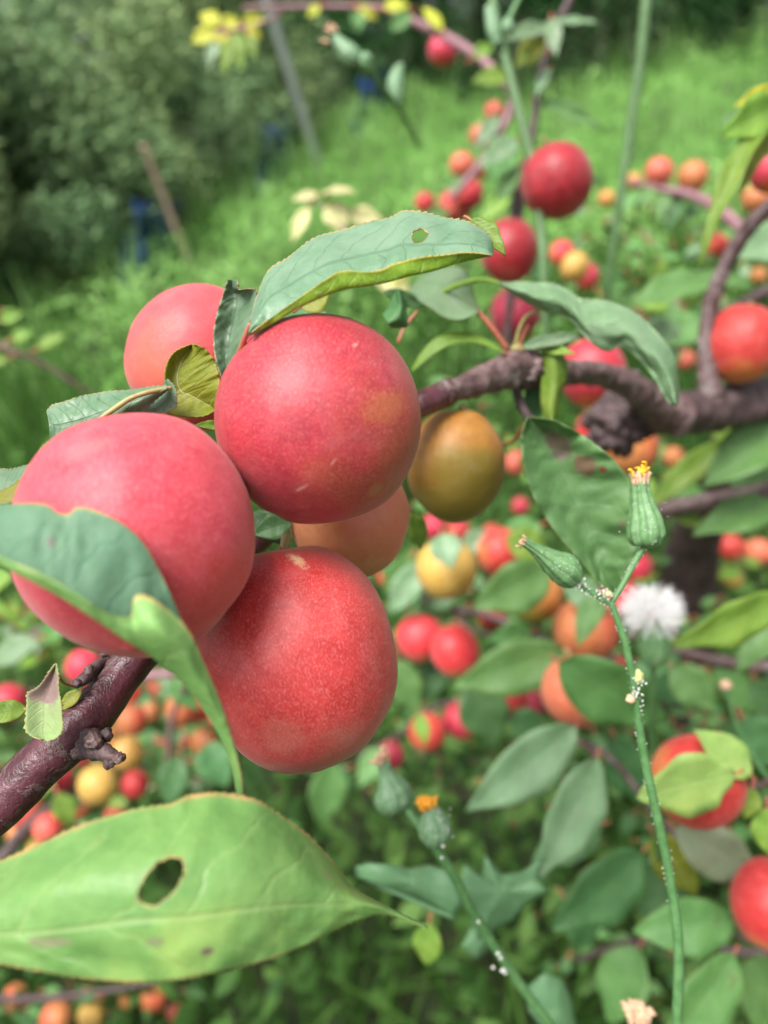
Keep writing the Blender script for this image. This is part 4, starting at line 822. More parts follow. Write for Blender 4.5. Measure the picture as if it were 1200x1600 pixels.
gen_leaf(mb, (395, 800, .216), (440, 850, .214), 40, 'dark', pet=0)  # second dark leaf added for the same shaded gap
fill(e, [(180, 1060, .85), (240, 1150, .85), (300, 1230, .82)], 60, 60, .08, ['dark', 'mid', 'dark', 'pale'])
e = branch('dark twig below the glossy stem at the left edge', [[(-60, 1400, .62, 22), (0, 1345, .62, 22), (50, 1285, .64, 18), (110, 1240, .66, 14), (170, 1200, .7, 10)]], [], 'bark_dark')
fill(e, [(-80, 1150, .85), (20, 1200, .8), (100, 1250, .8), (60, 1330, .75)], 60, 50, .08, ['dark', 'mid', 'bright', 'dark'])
e = branch('leafy twig behind the left plum at the left edge', [[(-80, 1080, .6, 10), (-10, 1030, .62, 9), (60, 985, .64, 8), (120, 960, .66, 6)]], [((60, 1000, .6), (-20, 1040, .6), 44, 'pale'), ((110, 960, .62), (60, 1010, .62), 34, 'mid'), ((20, 900, .6), (-40, 920, .6), 40, 'bright')], 'bark_pink')
fill(e, [(-60, 960, .9), (40, 960, .9), (130, 1010, .85)], 55, 50, .1, ['mid', 'bright', 'mid', 'pale', 'bright'])
e = branch('blurred reddish twig with small leaves at the left edge', [[(-80, 500, .7, 8), (0, 540, .7, 8), (60, 565, .72, 7), (110, 595, .74, 6), (150, 620, .76, 4)]],
  [((0, 500, .7), (36, 488, .7), 22, 'bright'), ((20, 530, .7), (50, 520, .7), 20, 'bright'), ((60, 545, .7), (104, 522, .7), 22, 'bright'), ((10, 560, .7), (-20, 570, .7), 18, 'bright'), ((-10, 480, .7), (-50, 470, .7), 22, 'mid')], 'bark_pink')
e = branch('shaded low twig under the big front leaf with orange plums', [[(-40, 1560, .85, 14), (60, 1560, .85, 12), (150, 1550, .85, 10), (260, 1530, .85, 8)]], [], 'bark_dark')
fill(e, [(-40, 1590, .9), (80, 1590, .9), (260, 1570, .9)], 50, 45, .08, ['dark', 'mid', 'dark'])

# trunk of the plum tree, seen dark behind the foliage
tr = empty('plum_tree', P(1080, 1100, 1.0), 'dark shaded trunk of a plum tree behind the foliage at right', 'tree')
tube('trunk', [(1130, 700, .72, 44), (1110, 760, .78, 56), (1085, 850, .88, 76), (1070, 960, .98, 90), (1050, 1100, 1.1, 96), (1040, 1230, 1.25, 110)], M['bark_dark'], tr, 20, 60, .2, 2, 30)

# ------------------------------------------------------------------ weeds (sow thistle)
def rib_mat(name, a, b_, pale):
    t = NT(name); tc = t.n('ShaderNodeTexCoord'); sp_ = t.n('ShaderNodeSeparateXYZ', {0: tc.outputs['UV']})
    fr = t.math('ABSOLUTE', t.math('SUBTRACT', t.math('FRACT', t.math('MULTIPLY', sp_.outputs[1], 9.0)), 0.5))
    n = t.noise(tc.outputs['Object'], 500, 4, 0.6)
    col = t.mix(t.ss(n, .35, .65), a, b_); col = t.mix(t.ss(fr, 0, .10, .4, 0), col, pale)
    col = t.mix(t.ss(t.noise(tc.outputs['Object'], 900, 2), .66, .72, 0, .6), col, (.65, .65, .55))
    b = t.bsdf(Base_Color=col, Roughness=.5, Normal=t.bump(fr, .6, .0006)); return t.finish(b.outputs[0])
M['budgreen'] = rib_mat('bud_ribbed_green', (.10, .22, .08), (.15, .30, .12), (.32, .42, .26))
M['budblue'] = rib_mat('bud_ribbed_blue_green', (.11, .22, .10), (.15, .27, .14), (.32, .42, .27))
def bud(parent, prof, mat, label=None):
    """prof: (px,py,depth,width) along the bud axis"""
    pw = [P(a, b, c) for a, b, c, w in prof]; rr = [w * .5 * c / FPX for a, b, c, w in prof]
    V, F, uv = tube_geo(pw, rr, 36, 44, .05, 1, 500)
    k = np.arange(len(V) - 2) % 36; cen = V[:-2].reshape(-1, 36, 3).mean(1).repeat(36, 0)
    V[:-2] = cen + (V[:-2] - cen) * (1 + .05 * np.cos(k / 36 * 2 * math.pi * 9))[:, None]
    o = mesh_obj('flower_bud', V, F, mat, parent, uv)
    if label: o['label'] = label
    return o
def petals(parent, c, n, ln, mat, spread=.8, w=3.0, axis=(0, 1), seed=0, name='petals'):
    rs = random.Random(seed); parts = []; ax = (rt * axis[0] + up * axis[1]).normalized(); s1 = ax.cross(fw).normalized()
    for i in range(n):
        a = rs.uniform(0, 6.28); rd = rs.random() ** .5; l = ln * rs.uniform(.7, 1.15) * c[2] / FPX; w_ = w * c[2] / FPX
        side = s1 * math.cos(a) + fw * math.sin(a)
        b = P(*c) + side * rd * w_ * 2.6
        p = [b, b + ax * l * .5 + side * l * .12 * spread, b + ax * l * .85 + side * l * .45 * spread * rd, b + ax * l * (1 - .35 * rd * spread) + side * l * .95 * spread * rd]
        tv, tf, tu = tube_geo(p, [w_ * .35, w_ * .5, w_ * .5, w_ * .25], 6, 9); parts.append((tv, tf, tu, 0))
    v, f, u, m = merge(parts); return mesh_obj(name, v, f, mat, parent, u)
def specks(parent, pts, mat, name='aphids', seed=0):
    pts = [(a, b, c, e * .8) for a, b, c, e in pts]
    rs = random.Random(seed); V = []; F = []
    for (x, y, d, r) in pts:
        c = P(x, y, d); rr = r * d / FPX; o = len(V)
        for dv in ((1, 0, 0), (-1, 0, 0), (0, 1, 0), (0, -1, 0), (0, 0, 1), (0, 0, -1)):
            V.append(c + Vector(dv) * rr * rs.uniform(.7, 1.4))
        F += [tuple(o + i for i in q) for q in ((0, 2, 4), (2, 1, 4), (1, 3, 4), (3, 0, 4), (2, 0, 5), (1, 2, 5), (3, 1, 5), (0, 3, 5))]
    o = mesh_obj(name, V, F, mat, parent, np.zeros((len(V), 2))); o['kind'] = 'stuff'; return o

w1 = empty('sow_thistle', P(1060, 1640, .25), 'slender sow thistle stem with two buds standing right of the front fruit', 'weed', 'sow thistle weeds')
stem_pts = [(1058, 1700, .245, 19), (1058, 1600, .24, 19), (1060, 1480, .235, 18), (1048, 1380, .232, 17), (1030, 1290, .228, 17), (1008, 1190, .225, 16), (994, 1100, .222, 14), (985, 1040, .22, 14), (972, 990, .219, 13), (955, 942, .218, 12)]
tube('stem', stem_pts, M['weed'], w1, 14, 120, .04, 1, 300)
tube('stem', [(956, 945, .218, 11), (935, 932, .218, 11), (915, 920, .218, 11), (902, 912, .218, 10)], M['weed'], w1, 12, 30, .05, 2, 300)
tube('stem', [(955, 942, .218, 11), (972, 915, .219, 11), (988, 885, .22, 12), (1004, 858, .221, 13), (1010, 850, .221, 14)], M['weed'], w1, 12, 34, .05, 3, 300)
bud(w1, [(1012, 856, .221, 12), (1012, 851, .221, 38), (1010, 840, .221, 54), (1009, 825, .221, 56), (1007, 808, .221, 49), (1004, 792, .221, 39), (1001, 775, .221, 32), (1000, 762, .221, 31), (1000, 752, .221, 30)], M['budgreen'], 'upright green thistle bud opening yellow')
bud(w1, [(905, 912, .218, 12), (899, 907, .218, 30), (890, 898, .217, 46), (880, 889, .216, 50), (866, 880, .215, 42), (850, 868, .214, 28), (836, 858, .213, 20), (822, 849, .212, 15), (815, 846, .212, 10)], M['budgreen'], 'closed green thistle bud pointing left')
petals(w1, (1000, 758, .220), 36, 20, M['dry'], .35, 4.6, (0, 1), 3, 'dry_petals')
petals(w1, (997, 745, .219), 5, 13, M['petal'], .7, 4.0, (-.1, 1), 5)
petals(w1, (1006, 745, .219), 4, 17, M['petal'], 1.2, 5.0, (.6, .8), 15)
petals(w1, (819, 849, .212), 10, 9, M['dry'], .5, 4, (-1, .5), 6, 'dry_petals')
rs = random.Random(4); sp_pts = []
sr = catmull(np.array(stem_pts), 200)
for i in range(70):
    q = sr[int(rs.uniform(60, 199))]; sd = rs.choice((-1, 1)); sp_pts.append((q[0] + sd * q[3] * .5 + rs.uniform(-1, 1), q[1], q[2] - .0005, rs.uniform(.8, 1.8)))
for i in range(46):
    t_ = rs.random(); sp_pts.append((905 + 50 * t_ + rs.uniform(-5, 5), 914 + 30 * t_ + rs.choice((-6, 6)), .2165, rs.uniform(.9, 2)))
for i in range(40):
    t_ = rs.random(); sp_pts.append((957 + 50 * t_ + rs.choice((-6, 6)), 940 - 85 * t_ + rs.uniform(-3, 3), .219, rs.uniform(.8, 1.8)))
for i in range(50): sp_pts.append((901 + rs.gauss(0, 6), 908 + rs.gauss(0, 7), .2155, rs.uniform(1.2, 2.8)))
for i in range(40): sp_pts.append((997 + rs.gauss(0, 6), 1078 + rs.gauss(0, 14), .2195, rs.uniform(1.2, 3)))
for i in range(30): sp_pts.append((944 + rs.gauss(0, 8), 928 + rs.gauss(0, 5), .216, rs.uniform(1.2, 2.6)))
for i in range(26): sp_pts.append((1010 + rs.gauss(0, 18), 815 + rs.gauss(0, 22), .2145, rs.uniform(.7, 1.6)))
for i in range(22): sp_pts.append((878 + rs.gauss(0, 12), 886 + rs.gauss(0, 8), .2095, rs.uniform(.7, 1.6)))
specks(w1, sp_pts, M['aphid'])
blob('node', (997, 1057, .2205), 10, M['node'], w1, (.8, 1.1, 1), .2, 900, 1, 16)
blob('node', (985, 1092, .2205), 7, M['dry'], w1, (1, 1, 1), .3, 900, 2, 12)
blob('node', (950, 928, .217), 7, M['node'], w1, (1, .8, 1), .3, 900, 3, 12)

w2 = empty('sow_thistle', P(900, 1680, .33), 'sow thistle with an orange tipped bud at the bottom centre', 'weed', 'sow thistle weeds')
tube('stem', [(930, 1700, .31, 19), (858, 1600, .30, 18), (800, 1520, .295, 18), (745, 1435, .288, 18), (705, 1360, .28, 17), (685, 1330, .277, 14), (683, 1310, .276, 16)], M['weed'], w2, 12, 60, .05, 4, 200)
tube('stem', [(700, 1355, .28, 16), (670, 1310, .29, 15), (640, 1270, .295, 15), (625, 1245, .298, 13)], M['weed'], w2, 12, 30, .05, 4, 200)
bud(w2, [(683, 1322, .276, 12), (681, 1317, .276, 32), (680, 1305, .276, 48), (679, 1290, .276, 50), (676, 1277, .276, 40), (673, 1266, .276, 26), (670, 1260, .276, 20)], M['budblue'], 'round ribbed bud with an orange tip')
bud(w2, [(622, 1268, .298, 14), (619, 1262, .298, 46), (616, 1250, .298, 60), (614, 1236, .298, 56), (608, 1220, .298, 36), (602, 1205, .298, 22), (600, 1192, .298, 20)], M['budblue'], 'ribbed bud with a withered tip')
petals(w2, (669, 1264, .275), 30, 18, M['petal_orange'], .5, 5, (-.15, 1), 8)
blob('petals', (668, 1255, .275), 11, M['petal_orange'], w2, (1.1, .8, 1), .5, 700, 2, 14)
petals(w2, (598, 1192, .297), 22, 17, M['dry'], .9, 5, (-.8, .5), 9, 'dry_petals')
specks(w2, [(778, 1490, .286, 5), (782, 1497, .286, 5), (771, 1512, .286, 5), (786, 1516, .286, 6), (789, 1520, .286, 5), (748, 1440, .28, 4), (692, 1322, .27, 4), (690, 1340, .27, 4)] + [(690 + rs.gauss(0, 10), 1290 + rs.gauss(0, 12), .270, 2) for _ in range(16)], M['aphid'])
def flat_leaf(parent, poly, d, mat, label=None, cup=.006, face=0):
    """lobed leaf: a fan grid over its outline, cupped and undulating"""
    poly = np.array(poly, float); c = poly.mean(0); m = len(poly); n = m * 5; t = np.arange(n) / 5
    i = t.astype(int) % m; f = (t - t.astype(int))[:, None]; ring = poly[i] * (1 - f) + poly[(i + 1) % m] * f
    K = 8; G = []
    for k in range(K + 1):
        s = k / K; q = c * (1 - s) + ring * s
        dd = d - cup * (1 - s * s) + .004 * np.sin(q[:, 0] * .05) * s; G.append(np.hstack([q, dd[:, None] if np.ndim(dd) else np.full((n, 1), dd)]))
    G = np.array(G); W_ = px2w(G).reshape(-1, 3)
    F = [(k * n + j, k * n + (j + 1) % n, (k + 1) * n + (j + 1) % n, (k + 1) * n + j) for k in range(K) for j in range(n)]
    o = mesh_obj('leaf', W_, F, mat, parent, np.tile([.5, .5], (len(W_), 1)))
    md_ = o.modifiers.new('thickness', 'SOLIDIFY'); md_.thickness = .0003
    if label: o['label'] = label
    return o
flat_leaf(w2, [(708, 1432), (680, 1424), (650, 1410), (615, 1392), (580, 1382), (556, 1370), (554, 1354), (575, 1348), (610, 1350), (640, 1356), (670, 1350), (695, 1358), (715, 1385), (722, 1415)], .32, M['weedblue'], 'blue green clasping weed leaf pointing left')
tube('leaf_rib', [(708, 1433, .317, 9), (675, 1420, .316, 8), (635, 1402, .316, 7), (590, 1384, .317, 5)], M['weedblue'], w2, 8, 20)
flat_leaf(w2, [(725, 1350), (752, 1380), (758, 1335), (785, 1365), (812, 1362), (850, 1340), (838, 1375), (858, 1392), (822, 1412), (800, 1440), (770, 1455), (745, 1470), (735, 1430), (715, 1400)], .36, M['weedblue'], 'jagged star shaped weed leaf behind the stem')
flat_leaf(w2, [(735, 1450), (775, 1445), (770, 1480), (745, 1500), (720, 1480)], .40, M['weedblue'])
flat_leaf(w2, [(820, 1545), (850, 1520), (880, 1530), (893, 1560), (905, 1620), (880, 1640), (850, 1610), (825, 1580)], .38, M['weedblue'], 'blue green weed leaf at the bottom edge')
blob('leaf_tip', (676, 1500, .5), 20, M['node'], w2, (1, 1.4, .4), .2, 60, 2, 14) if False else None

w3 = empty('sow_thistle', P(970, 470, .6), 'tall bare green weed stalk leaning at the upper right', 'weed', 'sow thistle weeds')
tube('stem', [(1022, -70, .62, 19), (1010, 0, .62, 19), (1000, 100, .63, 19), (985, 200, .64, 18), (968, 320, .65, 16), (952, 430, .67, 15), (940, 520, .7, 14)], M['weedfar'], w3, 12, 50, .04, 5, 60)
w4 = empty('sow_thistle', P(850, 520, .55), 'tall green weed stalk in front of the dark pink plum', 'weed', 'sow thistle weeds')
tube('stem', [(765, -60, .46, 18), (775, 40, .46, 19), (795, 110, .46, 19), (815, 190, .46, 18), (835, 270, .46, 18), (845, 350, .46, 17), (850, 430, .46, 17), (852, 520, .47, 16), (856, 620, .48, 16)], M['weedfar'], w4, 12, 60, .05, 6, 80)
tube('stem', [(780, 60, .46, 12), (800, 20, .46, 10), (820, -20, .46, 10)], M['weed'], w4, 10, 16, .05, 7, 80)
bud(w4, [(778, 70, .455, 14), (772, 50, .455, 22), (768, 30, .455, 20), (762, 10, .455, 10)], M['budblue'])
bud(w4, [(790, 55, .455, 8), (793, 46, .455, 20), (793, 34, .455, 16), (792, 28, .455, 8)], M['budblue'])
w5 = empty('sow_thistle', P(640, 180, .5), 'out of focus weed with drooping buds at the top centre', 'weed', 'sow thistle weeds')
tube('stem', [(655, 230, .6, 7), (630, 180, .56, 9), (600, 140, .52, 11), (575, 105, .5, 13), (560, 92, .5, 13)], M['weed'], w5, 10, 24)
bud(w5, [(564, 98, .5, 12), (556, 92, .5, 26), (546, 84, .5, 30), (536, 74, .5, 24), (526, 62, .5, 16), (518, 54, .5, 12)], M['budblue'], 'pointed blurred bud')
petals(w5, (520, 56, .5), 10, 12, M['dry'], .6, 5, (-1, .8), 6, 'dry_petals')
bud(w5, [(574, 104, .5, 8), (572, 96, .5, 22), (568, 88, .5, 18), (566, 84, .5, 8)], M['budblue'])
bud(w5, [(620, 165, .55, 10), (619, 150, .55, 22), (618, 130, .55, 26), (622, 112, .55, 18), (628, 100, .55, 8)], M['budblue'])

# white seed head
w6 = empty('seed_head_plant', P(1005, 1250, .36), 'fluffy white seed head on a weed stalk right of the thistle stem', 'weed')
cp = P(1018, 958, .345)
tube('stem', [(1024, 995, .352, 14), (1020, 1060, .36, 12), (1020, 1200, .40, 12), (1030, 1350, .46, 12)], M['weed'], w6, 10, 30)
bud(w6, [(1024, 1040, .356, 16), (1023, 1030, .355, 40), (1022, 1010, .353, 50), (1020, 990, .351, 44), (1018, 975, .35, 24)], M['budgreen'], 'green base of the seed head')
fib = []; rs = random.Random(9)
for i in range(700):
    while True:
        v = Vector((rs.gauss(0, 1), rs.gauss(0, 1), rs.gauss(0, 1))).normalized()
        if v.dot(up) > rs.uniform(-.9, -.3): break
    L = .0150 * rs.uniform(.75, 1.05); s1 = v.orthogonal().normalized(); s2 = v.cross(s1)
    r = .00006
    fib.append((np.array([cp + v * .002 + s1 * r, cp + v * .002 - s1 * r * .5 + s2 * r, cp + v * .002 - s1 * r * .5 - s2 * r, cp + v * L + s1 * r, cp + v * L - s1 * r * .5 + s2 * r, cp + v * L - s1 * r * .5 - s2 * r]),
                [(0, 1, 4, 3), (1, 2, 5, 4), (2, 0, 3, 5)], np.zeros((6, 2)), 0))
    for k in range(4):
        w_ = (v + Vector((rs.gauss(0, .35), rs.gauss(0, .35), rs.gauss(0, .35)))).normalized(); b0 = cp + v * L * rs.uniform(.45, .8); b1 = b0 + (w_ + v * .8).normalized() * L * .28; q = w_.orthogonal().normalized() * r * .8
        fib.append((np.array([b0 + q, b0 - q, b1 - q, b1 + q]), [(0, 1, 2, 3)], np.zeros((4, 2)), 0))
v, f, u, m = merge(fib); tag(mesh_obj('seed_fluff', v, f, M['fluff'], w6, u, smooth=False), kind='stuff')
blob('seed_core', (1018, 962, .346), 9, plain_mat('seed_core', (.55, .42, .36), (.4, .28, .22), .8, 900), w6, (1, 1, 1), .2, 900, 1, 12)
# dry curled flower
w7 = empty('sow_thistle', P(1000, 1690, .3), 'withered straw coloured flower head at the bottom edge', 'weed', 'sow thistle weeds')
tube('stem', [(1010, 1720, .3, 10), (1002, 1640, .29, 10), (999, 1600, .285, 10)], M['weed'], w7, 8, 16)
petals(w7, (998, 1600, .283), 50, 26, M['dry'], .45, 6, (0, 1), 12, 'dry_petals')
blob('dry_core', (999, 1584, .284), 15, M['dry'], w7, (1.1, .9, 1), .5, 500, 3, 20)
w8 = empty('sow_thistle', P(1180, 1260, .42), 'faint thin weed stalk crossing the leaves at the right edge', 'weed', 'sow thistle weeds')
tube('stem', [(1135, 1075, .42, 6), (1150, 1130, .42, 7), (1175, 1180, .42, 8), (1215, 1230, .42, 8), (1290, 1300, .43, 9)], M['weed'], w8, 8, 24)
blob('bud', (1134, 1070, .42), 8, M['dry'], w8, (1, 1, 1), .4, 300, 3, 12)

# ------------------------------------------------------------------ ground, meadow, hedge
gm = NT('soil'); ob = gm.n('ShaderNodeTexCoord').outputs['Object']
gc = gm.mix(gm.ss(gm.noise(ob, 2.5, 6, .7), .35, .65), (.035, .06, .018), (.06, .09, .03)); gc = gm.mix(gm.ss(gm.noise(ob, 14, 4, .7), .5, .7), gc, (.07, .05, .03))
gb = gm.bsdf(Base_Color=gc, Roughness=.9, Normal=gm.bump(gm.noise(ob, 30, 6, .7), 1, .03)); SOIL = gm.finish(gb.outputs[0])
xs = np.concatenate([-np.geomspace(60, .3, 45), [0], np.geomspace(.3, 60, 45)]); ys = np.concatenate([-np.geomspace(10, .2, 14), [0], np.geomspace(.2, 80, 60)])
V = [(x, y, gz(x, min(y, 14)) if y > -4 else gz(x, -4)) for y in ys for x in xs]; nx = len(xs)
F = [(j * nx + i, j * nx + i + 1, (j + 1) * nx + i + 1, (j + 1) * nx + i) for j in range(len(ys) - 1) for i in range(nx - 1)]
tag(mesh_obj('ground', V, F, SOIL, None, origin=(0, 0, 0)), kind='structure')

def leafcloud(name, C, size, aspect, upness, mat, tint, parent=None, fold=.3):
    """C (n,3) leaf centres; each a folded diamond (4 faces' worth of real geometry)"""
    n = len(C); size = np.asarray(size) * np.ones(n)
    c = rng.normal(size=(n, 3)); c[:, 2] = np.abs(c[:, 2]) * .6 + upness; c[:, 1] -= .35; c /= np.linalg.norm(c, axis=1)[:, None]
    a = rng.normal(size=(n, 3)); a -= c * (a * c).sum(1)[:, None]; a /= np.linalg.norm(a, axis=1)[:, None]
    b = np.cross(c, a); s = size[:, None]
    w = s * aspect * .5
    p0 = C - a * s * .5; p1 = C + b * w - c * w * fold - a * s * .05; p2 = C + a * s * .5 - c * s * .1; p3 = C - b * w - c * w * fold - a * s * .05; pm = C + c * w * .1
    V = np.stack([p0, p1, p2, p3, pm], 1).reshape(-1, 3); k = np.arange(n)[:, None] * 5
    F = np.concatenate([k + np.array([[0, 1, 4]]), k + np.array([[1, 2, 4]]), k + np.array([[2, 3, 4]]), k + np.array([[3, 0, 4]])])
    return mesh_obj(name, V, F, mat, parent, attr={'tint': np.repeat(tint, 5)}, smooth=False)

# hedge line in the picture: base points of the shrubs
HB = [(-420, 860), (-230, 760), (-60, 650), (60, 570), (165, 485), (265, 405), (365, 320), (465, 240), (560, 172), (660, 150), (760, 180), (860, 200), (960, 160), (1060, 130), (1160, 115), (1270, 105), (1400, 100)]
HP = [ghit(*p) for p in HB]
hx = np.array([p.x for p in HP]); hy = np.array([p.y for p in HP])
def hedge_y(x): 
    o_ = np.argsort(hx); return np.interp(x, hx[o_], hy[o_])
FM1 = foliage_mat('meadow_leaf', (.14, .35, .065), (.23, .48, .11), (.36, .61, .2), .4)
FM2 = foliage_mat('undergrowth_leaf_shaded', (.025, .07, .016), (.05, .12, .025), (.10, .19, .045), .25)  # darker than the meadow leaves: tree shade is put into the colour
N_ = 260000
X = rng.uniform(-6, 9, N_); Y = .1 + rng.random(N_) ** 1.3 * 10.8; ok = Y < hedge_y(X) - .1
X, Y = X[ok], Y[ok]
clump = np.array([noise.noise(Vector((x * 2.2, y * 2.2, 0))) for x, y in zip(X, Y)])
clump2 = np.array([noise.noise(Vector((x * .9, y * .9, 7))) for x, y in zip(X, Y)])
H = np.clip(.15 + .3 * clump + .12 * clump2, .03, .5) * rng.random(len(X)) ** .6
Zg = np.array([gz(x, y) for x, y in zip(X, Y)])
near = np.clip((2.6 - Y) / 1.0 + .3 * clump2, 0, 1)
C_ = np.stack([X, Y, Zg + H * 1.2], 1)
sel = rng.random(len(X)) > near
o = leafcloud('meadow', C_[sel], .016 + .03 * rng.random(sel.sum()) ** 1.5, .55, 1.1, FM1, np.clip(.45 + .8 * clump[sel] + .6 * clump2[sel] + rng.normal(0, .2, sel.sum()), 0, 1)); tag(o, 'bright green weedy meadow beyond the plum tree', 'meadow', kind='stuff')
o = leafcloud('undergrowth', C_[~sel], .02 + .035 * rng.random((~sel).sum()), .5, 1.0, FM2, np.clip(.5 + .6 * clump[~sel] + rng.normal(0, .25, (~sel).sum()), 0, 1)); tag(o, 'dark green low weeds under the plum tree, shade put into the colour', 'undergrowth', kind='stuff')
# grass blades near the camera
def blades(name, n, xr, yr, hgt, mat, label):
    X = rng.uniform(*xr, n); Y = rng.uniform(*yr, n); cl = np.array([noise.noise(Vector((x * 4, y * 4, 3))) for x, y in zip(X, Y)]); ok = rng.random(n) < .55 + cl; X, Y, cl = X[ok], Y[ok], cl[ok]; n = len(X)
    Zg = np.array([gz(x, y) for x, y in zip(X, Y)]); h = hgt * rng.uniform(.5, 1.2, n) * (1 + cl); a = rng.uniform(0, 2 * math.pi, n); ln = rng.uniform(.1, .7, n) * h
    B0 = np.stack([X, Y, Zg], 1); d = np.stack([np.cos(a), np.sin(a), 0 * a], 1); s = np.stack([-np.sin(a), np.cos(a), 0 * a], 1); w = rng.uniform(.0015, .0035, n)[:, None]
    lv = []
    for t in (0, .4, .75, 1): 
        c = B0 + d * (ln * t * t)[:, None]; c[:, 2] += h * (t - .15 * t * t); ww = w * (1 - t) ** .5
        lv += [c - s * ww, c + s * ww]
    V = np.stack(lv, 1).reshape(-1, 3); k = np.arange(n)[:, None] * 8
    F = np.concatenate([k + np.array([[0, 1, 3, 2]]) + 2 * i for i in range(3)])
    tint = np.clip(.5 + cl * .7 + rng.normal(0, .22, n), 0, 1)
    o = mesh_obj(name, V, F, mat, None, attr={'tint': np.repeat(tint, 8)}, smooth=False); return tag(o, label, 'grass', kind='stuff')
FM3 = foliage_mat('grass_blade_shaded', (.025, .07, .012), (.045, .115, .02), (.09, .19, .035), .3)  # blade colours darkened to stand for the shadow under the tree
blades('grass', 30000, (-1.6, 1.8), (-.1, 3.0), .26, FM3, 'dark green grass on the ground under the branches, shade put into the colour')
blades('tall_grass', 26000, (-4, 6), (2.2, 6.5), .34, FM1, 'light green grass in the meadow beyond the plum tree')

# shrubs of the hedge
FH = [foliage_mat('hedge_leaf_dark', (.06, .13, .055), (.13, .22, .095), (.24, .35, .15), .15), foliage_mat('hedge_leaf_olive', (.09, .16, .06), (.20, .29, .115), (.36, .45, .21), .15), foliage_mat('hedge_leaf_green', (.03, .09, .03), (.06, .17, .05), (.11, .26, .08), .15)]
FT = foliage_mat('far_tree_leaf', (.02, .05, .035), (.04, .08, .05), (.07, .12, .08), .1)
TRUNK = plain_mat('trunk_brown', (.09, .07, .05), (.05, .04, .03), .8, 20)
def shrub(name, base, rx, ry, hz, n, mat, label, cat, lsz=(.028, .055), group='shrubs in the hedge behind the meadow', trunk=.06, dip=0):
    e = empty(name, base, label, cat, group)
    ks = 26; cc = rng.normal(size=(ks, 3)); cc /= np.linalg.norm(cc, axis=1)[:, None]; cc *= rng.uniform(.45, .85, ks)[:, None]
    cr = rng.uniform(.22, .42, ks); which = rng.integers(0, ks, n)
    q = rng.normal(size=(n, 3)); q /= np.linalg.norm(q, axis=1)[:, None]; q *= rng.random(n)[:, None] ** .4
    p = cc[which] + q * cr[which][:, None]
    w = np.stack([p[:, 0] * rx + base.x, p[:, 1] * ry + base.y, (p[:, 2] + .78) * hz * .56 + base.z], 1); w[:, 2] = np.maximum(w[:, 2], base.z + .03 + dip)
    ct = rng.uniform(-.15, .15, ks)
    tint = np.clip(.45 + ct[which] + .12 * q[:, 2] + rng.normal(0, .16, n), 0, 1)
    leafcloud('foliage', w, rng.uniform(*lsz, n), .6, .7, mat, tint, e)
    V, F, u = tube_geo([base, base + Vector((.03, 0, hz * .4)), base + Vector((-.04, .03, hz * .75))], [trunk, trunk * .8, trunk * .4], 8, 12)
    mesh_obj('stem', V, F, TRUNK, e, u); return e
SL = ['shrub beyond the left edge nearest the viewer', 'dark shrub at the left edge beside the leafy twig', 'pale olive topped shrub at the left edge', 'dark green shrub at the left above the left plum', 'tall olive green shrub left of the brown stake', 'broad dark green shrub right behind the brown stake',
      'olive shrub between the brown stake and the grey pole', 'dark green shrub left of the grey pole foot', 'dark shrub just right of the grey pole', 'dark shrub behind the small pink plum at the top', 'deep green shrub behind the two weed stalks', 'shaded shrub between the upright branch and tall bare stalk',
      'mid green shrub behind the tall bare stalk', 'dark green shrub right of the tall bare stalk', 'mid green shrub above the yellow green shoot', 'shrub at the upper right corner', 'shrub beyond the right edge']
print('HEDGE', [(round(p.x, 1), round(p.y, 1), round(p.z, 2)) for p in HP])
for i, p in enumerate(HP):
    d = (p - CAM).length; away = Vector((p.x, p.y, 0)).normalized()
    q = Vector((p.x, p.y, 0)) + away * .7; q.z = gz(q.x, q.y)
    m = FH[(1, 0, 1, 0, 1, 0, 1, 2, 0, 2, 2, 0, 2, 2, 2, 0, 2)[i]]
    k_ = max(.85, d / 5.2)
    shrub('shrub', q, .95 * k_, .68 * k_, k_ * (1.2, 1.25, 1.35, 1.45, 1.6, 1.7, 1.8, 2, 2.1, 2, 2.2, 2, 2.1, 1.9, 2.2, 2, 2)[i], 13000, m, SL[i], 'shrub')
for i, (px, py, dd, hh, lab) in enumerate([(-200, 300, 12, 5.5, 'bluish dark tree far behind the left shrubs at the left edge'), (60, 250, 13, 5.8, 'bluish dark tree in the top left corner'), (260, 200, 14, 5.6, 'dark tree behind the hedge at the top left'), (480, 150, 14, 5.2, 'dark tree behind the grey pole'),
        (700, 100, 14, 5.8, 'dark tree behind the top of the slender pinkish branch'), (920, 80, 14, 5.8, 'dark tree behind the upright thin branch'), (1150, 60, 14, 5.8, 'dark tree behind the hedge at the upper right')]):
    r = ray(px, py); r = Vector((r.x, r.y, 0)).normalized(); q = r * dd; q.z = gz(q.x, q.y) - .2
    shrub('tree', q, 1.7, 1.3, hh, 9000, FT, lab, 'tree', (.08, .16), 'trees behind the hedge', .12)
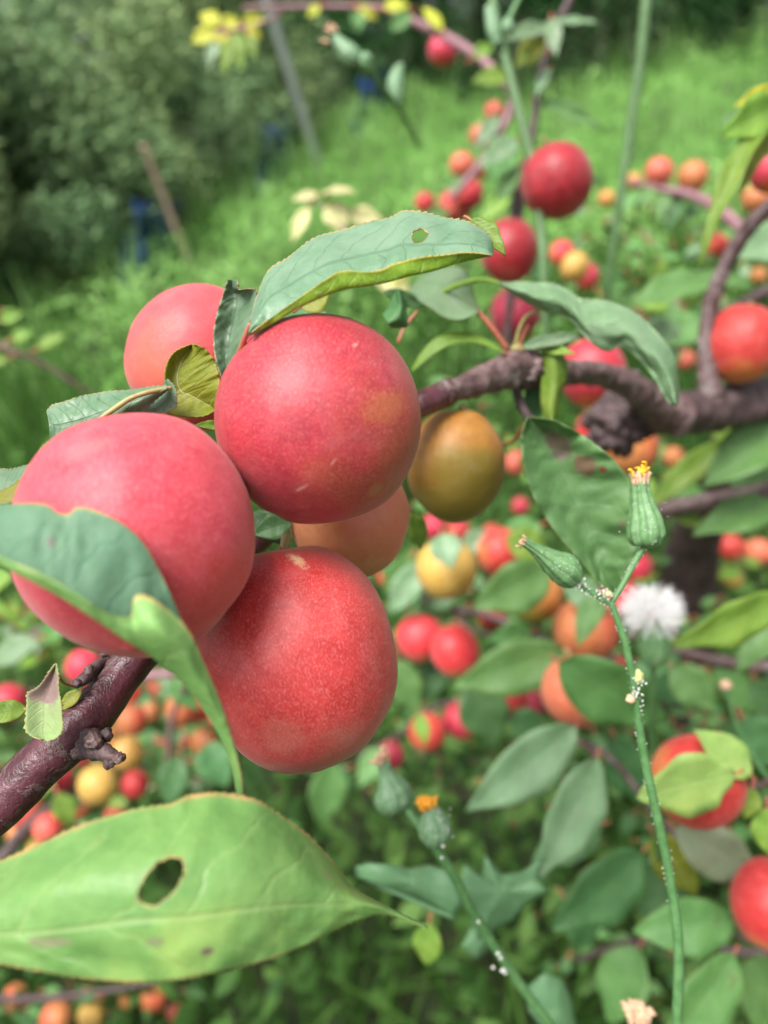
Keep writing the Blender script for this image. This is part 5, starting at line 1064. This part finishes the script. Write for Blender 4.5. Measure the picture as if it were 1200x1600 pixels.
# blue plastic sheeting glimpsed under the hedge
TARP = plain_mat('blue_plastic', (.012, .06, .26), (.01, .04, .16), .4, 8)
for (x0, y0, x1, y1, lab) in [(175, 415, 245, 345, 'blue plastic sheet low under the hedge left of the brown stake'), (395, 285, 440, 225, 'blue plastic sheet low under the hedge left of the grey pole'), (545, 200, 600, 150, 'scrap of blue plastic sheet under the hedge right of the grey pole')]:
    a = ghit(x0, y0); b = ghit(x1, y1 + 20) if y1 > 300 else ghit(x1, y0 - 40); V = []; U = []
    a = a - Vector((a.x, a.y, 0)).normalized() * .6; b = b - Vector((b.x, b.y, 0)).normalized() * .6
    for i in range(25):
        for j in range(9):
            t = i / 24; c = a.lerp(b, t); h = j / 8
            V.append((c.x + .05 * math.sin(t * 21 + j) + .12 * h, c.y + .05 * math.cos(t * 17 + j * 1.3) + .15 * h, gz(c.x, c.y) + + .0 + h * (.36 + .06 * math.sin(t * 13)))); U.append((t, h))
    F = [(i * 9 + j, i * 9 + j + 1, (i + 1) * 9 + j + 1, (i + 1) * 9 + j) for i in range(24) for j in range(8)]
    o = mesh_obj('plastic_sheet', V, F, TARP, None, U); tag(o, lab, 'plastic sheet', 'blue plastic sheets'); mo = o.modifiers.new('thickness', 'SOLIDIFY'); mo.thickness = .003
# posts
def post(p0, p1, r, mat, name, label, cat):
    e = empty(name, p0, label, cat); V, F, u = tube_geo([p0, p0.lerp(p1, .5), p1], [r, r, r * .97], 16, 20, .01, 1, 10); mesh_obj('shaft', V, F, mat, e, u)
    V, F, u = tube_geo([p1 - (p1 - p0).normalized() * .02, p1 + (p1 - p0).normalized() * .012], [r * 1.12, r * 1.1], 16, 4); mesh_obj('cap', V, F, mat, e, u); return e
g0 = ghit(510, 285); d0 = (g0 - CAM).dot(fw); post(g0 - Vector((0, 0, .1)), P(398, -60, d0 * .8), .023, plain_mat('galvanised_steel', (.6, .6, .64), (.5, .5, .54), .45, 40), 'metal_pole', 'grey metal pole leaning at the top, in front of the hedge', 'pole')
g0 = ghit(312, 440); d0 = (g0 - CAM).dot(fw); post(g0 - Vector((0, 0, .1)), P(226, 232, d0 * .9), .013, plain_mat('weathered_wood', (.42, .3, .23), (.3, .2, .15), .8, 30), 'wooden_stake', 'brown wooden stake at the meadow edge on the left', 'stake')
